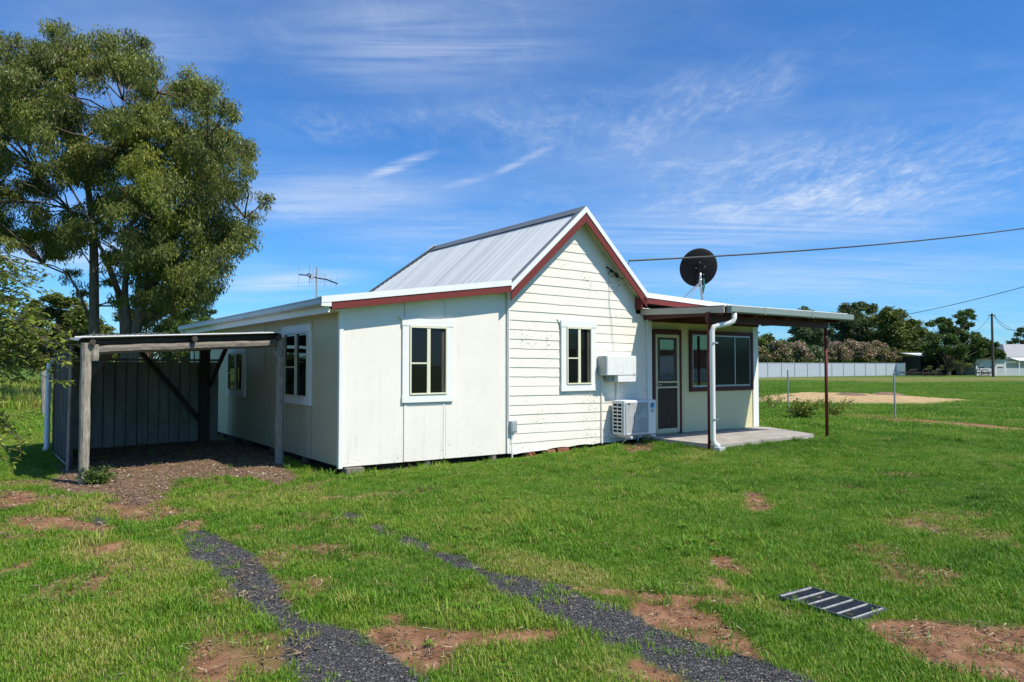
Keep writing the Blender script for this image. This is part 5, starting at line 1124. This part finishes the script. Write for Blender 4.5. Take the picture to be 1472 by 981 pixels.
# --- star pickets and wires
sp = []
for px_, py_, lab in ((1133, 592, 'grey steel star picket left of the maroon verandah post'), (1287, 602, 'grey steel star picket standing alone right of the maroon post')):
    X_, Y_ = gnd(px_, py_); t = thing('star_picket', X_, Y_, 0, lab, 'fence post', 'steel pickets of the wire fence'); h_ = 1.40 if px_ < 1200 else 1.36; sp.append((X_, Y_))
    b = MB()
    for k in range(3):
        a = k*2.094+.5; b.bar((X_+math.cos(a)*.012, Y_+math.sin(a)*.012, -.1), (X_+math.cos(a)*.012-.02*(px_ > 1200), Y_+math.sin(a)*.012, h_), .034 if k == 0 else .02, .012)
    b.build('star_section', 'steel', t); MB().tube([(X_, Y_, h_-.01), (X_, Y_, h_+.03)], .024, 8).build('cap', 'greybox', t)
w_ = thing('fence_wires', *sp[0], 0, 'thin plain wires strung between the steel pickets', 'wire'); b = MB()
dx, dy = sp[1][0]-sp[0][0], sp[1][1]-sp[0][1]
for z in (.45, .85, 1.2): b.tube([(sp[0][0]-dx*1.2, sp[0][1]-dy*1.2, z), (sp[0][0], sp[0][1], z), (sp[1][0], sp[1][1], z), (sp[1][0]+dx*2, sp[1][1]+dy*2, z)], .0016, 4)
b.build('wire_strands', 'steel', w_)

# --- mulch heaps
for i, (px_, py_, a_, b_, lab) in enumerate(((1224, 571, 1.0, .4, 'left low brown heap of dug earth on the straw mulch'), (1274, 570, .95, .4, 'right low brown heap of dug earth on the straw mulch'))):
    X_, Y_ = gnd(px_, py_); r = np.random.default_rng(100+i); t = thing('earth_heap', X_, Y_, .0, lab, 'earth heap', 'earth heaps on the mulch'); vs = []; fs = []; n_, m_ = 10, 28
    for k in range(n_+1):
        for j in range(m_):
            an = 2*math.pi*j/m_; rr = k/n_; z = .16*(1-rr**2)*(.6+.8*float(fbm(rr*math.cos(an)*3+i*9, rr*math.sin(an)*3, 1.2, 4)))+.05
            vs.append((X_+a_*rr*math.cos(an), Y_+b_*2*rr*math.sin(an), z if k < n_ else .0))
    for k in range(n_):
        for j in range(m_): a = k*m_+j; c = k*m_+(j+1) % m_; fs.append((a, c, c+m_, a+m_))
    MB().add(vs, fs).build('soil_mound', 'heap' if 'heap' in M else M.setdefault('heap', plain('dug_earth', (.20, .12, .08), .95, 0, .45, 9, .8)), t)

# --- far cottage, picket fence, sheds, junk
hx, hy, _ = at_px(1447, 525, 122); fc_ = thing('far_cottage', hx, hy, 0, 'pale cottage with grey iron roof at the far right edge', 'cottage')
M['farwall'] = plain('far_pale_wall', (.62, .62, .60), .7, 0, .05, 1); M['farroof'] = plain('far_grey_roof', (.30, .31, .32), .6, 0, .08, 1); M['dark'] = plain('dark_opening', (.02, .022, .025), .5, 0, .1)
MB().box(hx, hx+13, hy, hy+8, 0, 3.0).build('wall', 'farwall', fc_)
MB().hexa([(hx-.4, hy-.3, 2.95), (hx+13.4, hy-.3, 2.95), (hx+13.4, hy+8.3, 2.95), (hx-.4, hy+8.3, 2.95)], [(hx+1.6, hy+3.2, 5.2), (hx+11.6, hy+3.2, 5.2), (hx+11.6, hy+4.8, 5.2), (hx+1.6, hy+4.8, 5.2)]).build('roof', 'farroof', fc_)
MB().hexa([(hx+.2, hy-2.6, 2.30), (hx+13, hy-2.6, 2.30), (hx+13, hy-.3, 2.80), (hx+.2, hy-.3, 2.80)], [(hx+.2, hy-2.6, 2.36), (hx+13, hy-2.6, 2.36), (hx+13, hy-.3, 2.86), (hx+.2, hy-.3, 2.86)]).build('verandah_roof', 'cap', fc_)
wf = MB().box(hx+1.7, hx+5.5, hy-.06, hy-.001, .9, 2.2).build('window', 'farwall', fc_); 
for k in range(3): MB().box(hx+1.8+k*1.22, hx+2.9+k*1.22, hy-.09, hy-.061, 1.0, 2.1).build('pane', 'dark', wf)
for k in range(4): MB().box(hx+.3+k*4, hx+.42+k*4, hy-2.5, hy-2.38, 0, 2.3).build('post', 'cap', fc_)
px0, py0, _ = at_px(1404, 541, 104); pf = thing('picket_fence', px0, py0, 0, 'white picket fence in front of the far cottage', 'fence'); b = MB()
for k in range(84): b.box(px0+k*.15, px0+k*.15+.09, py0, py0+.02, .05, 1.15+.03*(k % 2))
b.build('pickets', 'trim', pf); MB().box(px0-.05, px0+12.7, py0+.021, py0+.06, .35, .43).box(px0-.05, px0+12.7, py0+.021, py0+.06, .85, .93).build('rails', 'trim', pf)
for k in (0, 4.0, 8.2, 12.4): MB().box(px0+k-.06, px0+k+.06, py0+.061, py0+.18, 0, 1.5).build('post', 'trim', pf)
for (xa, xb, yt, d, mt, lab) in ((1322, 1400, 512, 116, 'dark', 'dark open farm shed in the shade behind the spreading tree'), (1402, 1446, 516, 114, 'farwall', 'low white shed between the spreading tree and the far cottage')):
    X0_, Y0_, Zt = at_px(xa, yt, d); X1_ = at_px(xb, yt, d)[0]; t = thing('shed', X0_, Y0_, 0, lab, 'shed'); 
    if mt == 'dark':
        MB().box(X0_, X1_, Y0_+5, Y0_+5.1, 0, Zt).build('rear_wall', 'dark', t); MB().box(X0_-.1, X0_, Y0_, Y0_+5, 0, Zt).box(X1_, X1_+.1, Y0_, Y0_+5, 0, Zt).build('side_wall', 'dark', t)
        for k in range(4): xx = X0_+(X1_-X0_)*k/3.; MB().box(xx-.06, xx+.06, Y0_-.12, Y0_, 0, Zt).build('post', 'wood_d', t)
    else:
        MB().box(X0_, X1_, Y0_, Y0_+5, 0, Zt).build('wall', mt, t)
        for k in (.12, .45, .72): xx = X0_+(X1_-X0_)*k; MB().box(xx, xx+.8, Y0_-.05, Y0_-.001, .1, 1.3).build('opening', 'dark', t)
    MB().hexa([(X0_-.2, Y0_-.3, Zt+.001), (X1_+.2, Y0_-.3, Zt+.001), (X1_+.2, Y0_+5.3, Zt+.5), (X0_-.2, Y0_+5.3, Zt+.5)], [(X0_-.2, Y0_-.3, Zt+.08), (X1_+.2, Y0_-.3, Zt+.08), (X1_+.2, Y0_+5.3, Zt+.58), (X0_-.2, Y0_+5.3, Zt+.58)]).build('roof', 'cap' if mt == 'dark' else 'farroof', t)
M['rust'] = plain('rusty_steel', (.07, .045, .035), .8, .2, .4, 4)
for i, (px_, w2, lab) in enumerate(((1325, 5.2, 'rusty old plough frame lying beside the end of the metal fence'), (1412, 2.6, 'small dark farm implement parked before the white shed'))):
    X_, Y_ = gnd(px_, 541.5); Y_ = min(Y_, 104); X_ = (px_-CX)/F*Y_; t = thing('farm_implement', X_, Y_, 0, lab, 'farm implement', 'old farm implements at the paddock edge'); r = np.random.default_rng(120+i)
    b = MB(); b.bar((X_-w2/2, Y_, .55), (X_+w2/2, Y_+.3, .45), .12, .12); b.bar((X_-w2/2, Y_+1, .6), (X_+w2/2, Y_+1, .4), .1, .1)
    for k in range(5): xx = X_-w2/2+w2*k/4; b.bar((xx, Y_, .55), (xx, Y_+1, .55), .08, .08); b.bar((xx, Y_, .5), (xx+.3, Y_-.1, .02), .06, .06)
    b.bar((X_-w2*.4, Y_, .55), (X_-w2*.1, Y_+.2, 1.15), .05, .05); b.build('frame', 'rust', t)
    for k in range(2 if i else 3):
        xx = X_+(k-.8)*w2*.35; b = MB(); pts = [(xx+.5*math.cos(a*math.pi/10), Y_-.2, .5+.5*math.sin(a*math.pi/10)) for a in range(21)]; b.tube(pts, .045, 6)
        for a in range(5): b.tube([(xx, Y_-.2, .5), (xx+.48*math.cos(a*1.2566), Y_-.2, .5+.48*math.sin(a*1.2566))], .02, 5)
        b.build('wheel', 'rust', t)

# --- power pole and cables
X_, Y_, Zt = at_px(1427, 451, 98); pp = thing('power_pole', X_, Y_, 0, 'dark timber power pole behind the spreading tree', 'power pole')
MB().tube([(X_, Y_, -.3), (X_, Y_, Zt)], [.19, .13], 10).build('pole', 'wood_d', pp); MB().bar((X_-.5, Y_, Zt-.25), (X_+.5, Y_, Zt-.25), .1, .1).build('crossarm', 'wood_d', pp)
def cable(p, q, sag, r_, n=26): return [(p[0]+(q[0]-p[0])*t, p[1]+(q[1]-p[1])*t, p[2]+(q[2]-p[2])*t-4*sag*t*(1-t)) for t in [i/n for i in range(n+1)]]
a_ = W(5.76, -.25, 3.62); e_ = at_px(1760, 272, 30.0)
def wire_thing(name, pts, r_, lab):
    p = pts[0]; t = thing(name, p[0], p[1], p[2], lab, 'cable'); MB().tube(pts, r_, 6).build('cable_run', 'wire', t)
wire_thing('service_cable', cable(a_, e_, .45, .02), .019, 'thick black service cable running from the gable past the dish')
wire_thing('power_line', cable(at_px(1296, 454, 100), at_px(1600, 376, 70), .35, .02), .035, 'thin power line sloping up to the right edge above the dark tree')
wire_thing('power_line', cable(at_px(1427, 452, 98), at_px(1400, 480, 110), .15, .02), .02, 'thin line dropping left from the power pole into the tree')
wire_thing('power_line', cable(at_px(1428, 451, 98), at_px(1500, 437, 70), 2.4, .02), .028, 'sagging line running right from the power pole')
wire_thing('power_line', cable(at_px(1428, 452, 98), at_px(1480, 483, 118), .6, .02), .02, 'thin line dropping right from the power pole toward the far cottage')

# --- house across the road, seen only in the verandah glass
nb = house_thing('brick_house', 0, 0, 0, 'red brick house with green roof across the side street, seen reflected in the verandah glass', 'house'); nb.rotation_euler.z = 0; nb.location = (60, 0, 0); OFF[nb.name] = (60, 0, 0)
M['nbrick'] = plain('neighbour_brick', (.26, .10, .07), .9, 0, .2, 6); M['nroof'] = plain('green_roof', (.10, .38, .24), .9, 0, .06, 2)
MB().box(60, 70, -8, 30, 0, 3.1).build('wall', 'nbrick', nb)
MB().hexa([(59.3, -9, 3.1), (71, -9, 3.1), (71, 31, 3.1), (59.3, 31, 3.1)], [(64.5, -3, 5.0), (65.5, -3, 5.0), (65.5, 25, 5.0), (64.5, 25, 5.0)]).build('roof', 'nroof', nb)
for k in range(8):
    y = -6+k*4.6; f_ = MB().box(59.93, 59.999, y, y+2, .8, 2.5).build('window', 'trim', nb); MB().box(59.90, 59.929, y+.1, y+.95, .9, 2.4).box(59.90, 59.929, y+1.05, y+1.9, .9, 2.4).build('pane', 'glass', f_)
pf2 = thing('picket_fence', 56, 0, 0, 'white picket fence before the brick house, seen reflected in the verandah glass', 'fence'); b = MB()
for k in range(180): b.box(56, 56.03, -8+k*.2, -7.88+k*.2, .05, 1.25)
b.build('pickets', 'trim', pf2); MB().box(56.031, 56.07, -8, 28, .3, .4).box(56.031, 56.07, -8, 28, .95, 1.05).build('rails', 'trim', pf2)

# ================================================================== LIGHT AND SKY
sun_dir = Vector((.95, -.548, 1.5)).normalized(); el = math.asin(sun_dir.z); rot = math.atan2(sun_dir.x, sun_dir.y)
sl_ = bpy.data.lights.new('sun', 'SUN'); sl_.energy = 5.0; sl_.angle = R(.53); sl_.color = (1, .935, .81); so2 = bpy.data.objects.new('sun', sl_); COL.objects.link(so2); so2.rotation_euler = sun_dir.to_track_quat('Z', 'Y').to_euler(); so2.location = (20, -20, 30)
wd = bpy.data.worlds.new('World'); scene.world = wd; wd.use_nodes = True; nt = wd.node_tree; L = nt.links; bg = nt.nodes['Background']
sky = N(nt, 'ShaderNodeTexSky', sky_type='NISHITA'); sky.sun_disc = False; sky.sun_elevation = el; sky.sun_rotation = rot; sky.air_density = 1.0; sky.dust_density = .25; sky.ozone_density = 2.2; sky.altitude = 200
tc = N(nt, 'ShaderNodeTexCoord'); sep = N(nt, 'ShaderNodeSeparateXYZ'); L.new(tc.outputs['Generated'], sep.inputs[0])
zc = math_(nt, 'MAXIMUM', sep.outputs[2], .02); zq = math_(nt, 'ADD', zc, .06)
cu_ = math_(nt, 'DIVIDE', sep.outputs[0], zq); cv_ = math_(nt, 'DIVIDE', sep.outputs[1], zq)
cmb = N(nt, 'ShaderNodeCombineXYZ'); L.new(cu_, cmb.inputs[0]); L.new(cv_, cmb.inputs[1]); cv = cmb.outputs[0]      # a cloud deck seen in perspective
def mapped(rot_, sc, loc=(0, 0, 0)):
    m = N(nt, 'ShaderNodeMapping'); m.inputs['Rotation'].default_value = (0, 0, R(rot_)); m.inputs['Scale'].default_value = sc; m.inputs['Location'].default_value = loc; L.new(cv, m.inputs[0]); return m.outputs[0]
def blob(cx_, cy_, rx, ry, rot_, soft=1.0):      # soft elliptical region on the deck
    m = N(nt, 'ShaderNodeMapping', vector_type='TEXTURE'); m.inputs['Location'].default_value = (cx_, cy_, 0); m.inputs['Rotation'].default_value = (0, 0, R(rot_)); m.inputs['Scale'].default_value = (rx, ry, 1); L.new(cv, m.inputs[0])
    ln = N(nt, 'ShaderNodeVectorMath', operation='LENGTH'); L.new(m.outputs[0], ln.inputs[0])
    mr = N(nt, 'ShaderNodeMapRange', interpolation_type='SMOOTHSTEP'); L.new(ln.outputs['Value'], mr.inputs[0]); mr.inputs[1].default_value = 1.0; mr.inputs[2].default_value = 1-soft; return mr.outputs[0]
def deck(x, y):
    d = np.array([x-CX, F*math.cos(pitch)-(CY-y)*math.sin(pitch), F*math.sin(pitch)+(CY-y)*math.cos(pitch)]); d = d/np.linalg.norm(d); return float(d[0]/(d[2]+.06)), float(d[1]/(d[2]+.06))
def streak(xa, ya, xb, yb, wpx, soft=1.0):
    a = np.array(deck(xa, ya)); b_ = np.array(deck(xb, yb)); c = (a+b_)/2; d = b_-a; mx, my = (xa+xb)/2, (ya+yb)/2
    e = np.array(deck(mx, my+wpx))-np.array(deck(mx, my-wpx)); ang = math.atan2(d[1], d[0]); perp = abs(-math.sin(ang)*e[0]+math.cos(ang)*e[1])/2
    return blob(c[0], c[1], float(np.hypot(*d))/2, float(perp), math.degrees(ang), soft)
rip = noise(nt, 14, 5, .65, mapped(-12, (1.5, .62, 1)), .8); cl = noise(nt, 3.4, 8, .68, mapped(-20, (1.2, .7, 1)), .9); wisp = noise(nt, 1.5, 9, .68, mapped(38, (.45, 3.2, 1)), 1.2); veil = noise(nt, .55, 6, .6, mapped(60, (1, 1.8, 1)))
def rmp(s, a, b_): 
    m = N(nt, 'ShaderNodeMapRange', interpolation_type='SMOOTHSTEP'); L.new(s, m.inputs[0]); m.inputs[1].default_value = a; m.inputs[2].default_value = b_; return m.outputs[0]
mul = lambda *a: functools.reduce(lambda p, q: math_(nt, 'MULTIPLY', p, q), a)
add = lambda *a: functools.reduce(lambda p, q: math_(nt, 'ADD', p, q), a)
mx_ = lambda *a: functools.reduce(lambda p, q: math_(nt, 'MAXIMUM', p, q), a)
ripm = mul(add(mul(rmp(rip.outputs['Fac'], .30, .78), .75), .28), rmp(cl.outputs['Fac'], .28, .72))
reg = mx_(mul(streak(960, 350, 1700, 130, 130), 1.2), mul(streak(820, 250, 1330, 0, 75), .75), mul(streak(520, 200, 1000, 165, 70), .55), mul(streak(330, 190, 640, 175, 45), .5), mul(streak(850, 300, 1300, 250, 90), .45))
c1 = mul(reg, ripm)
wis = rmp(wisp.outputs['Fac'], .36, .66)
c2 = mx_(mul(streak(515, 262, 640, 212, 13), .95), mul(streak(690, 262, 815, 200, 9), .8), mul(streak(620, 275, 740, 243, 9), .5), mul(streak(560, 66, 760, 44, 22), .6), mul(streak(350, 120, 960, 0, 110), .45), mul(streak(-60, 60, 420, 70, 60), .25))
c2 = mul(c2, add(mul(wis, .9), .15))
c3 = mul(mx_(mul(streak(250, 320, 720, 250, 70), .55), mul(streak(300, 425, 560, 385, 22), .85), mul(streak(640, 370, 1600, 290, 60), .55), mul(streak(-60, 320, 240, 400, 70), .7), mul(streak(380, 345, 900, 330, 40), .4), mul(streak(850, 410, 1650, 400, 45), .45)), add(mul(rmp(wisp.outputs['Fac'], .3, .62), .8), .2))
vl = add(mul(rmp(veil.outputs['Fac'], .38, .74), .19), mul(rmp(cl.outputs['Fac'], .5, .75), rmp(veil.outputs['Fac'], .42, .62), .16))
cloud = math_(nt, 'MINIMUM', add(mul(c1, .62), mul(c2, .75), mul(c3, .7), vl), .85)
hz_ = rmp(sep.outputs[2], .16, -.01)
skc = mix(nt, 1, sky.outputs[0], (.47, 1.0, 1.58), 'MULTIPLY')
skc = mix(nt, cloud, skc, (7.4, 8.3, 9.6))
L.new(skc, bg.inputs[0]); bg.inputs[1].default_value = .088

scene.view_settings.view_transform = 'Standard'; scene.view_settings.look = 'None'; scene.view_settings.gamma = 1; scene.view_settings.exposure = .24
scene.render.engine = 'CYCLES'; c = scene.cycles; c.max_bounces = 6; c.diffuse_bounces = 3; c.glossy_bounces = 3; c.transmission_bounces = 4; c.transparent_max_bounces = 4; c.use_denoising = True
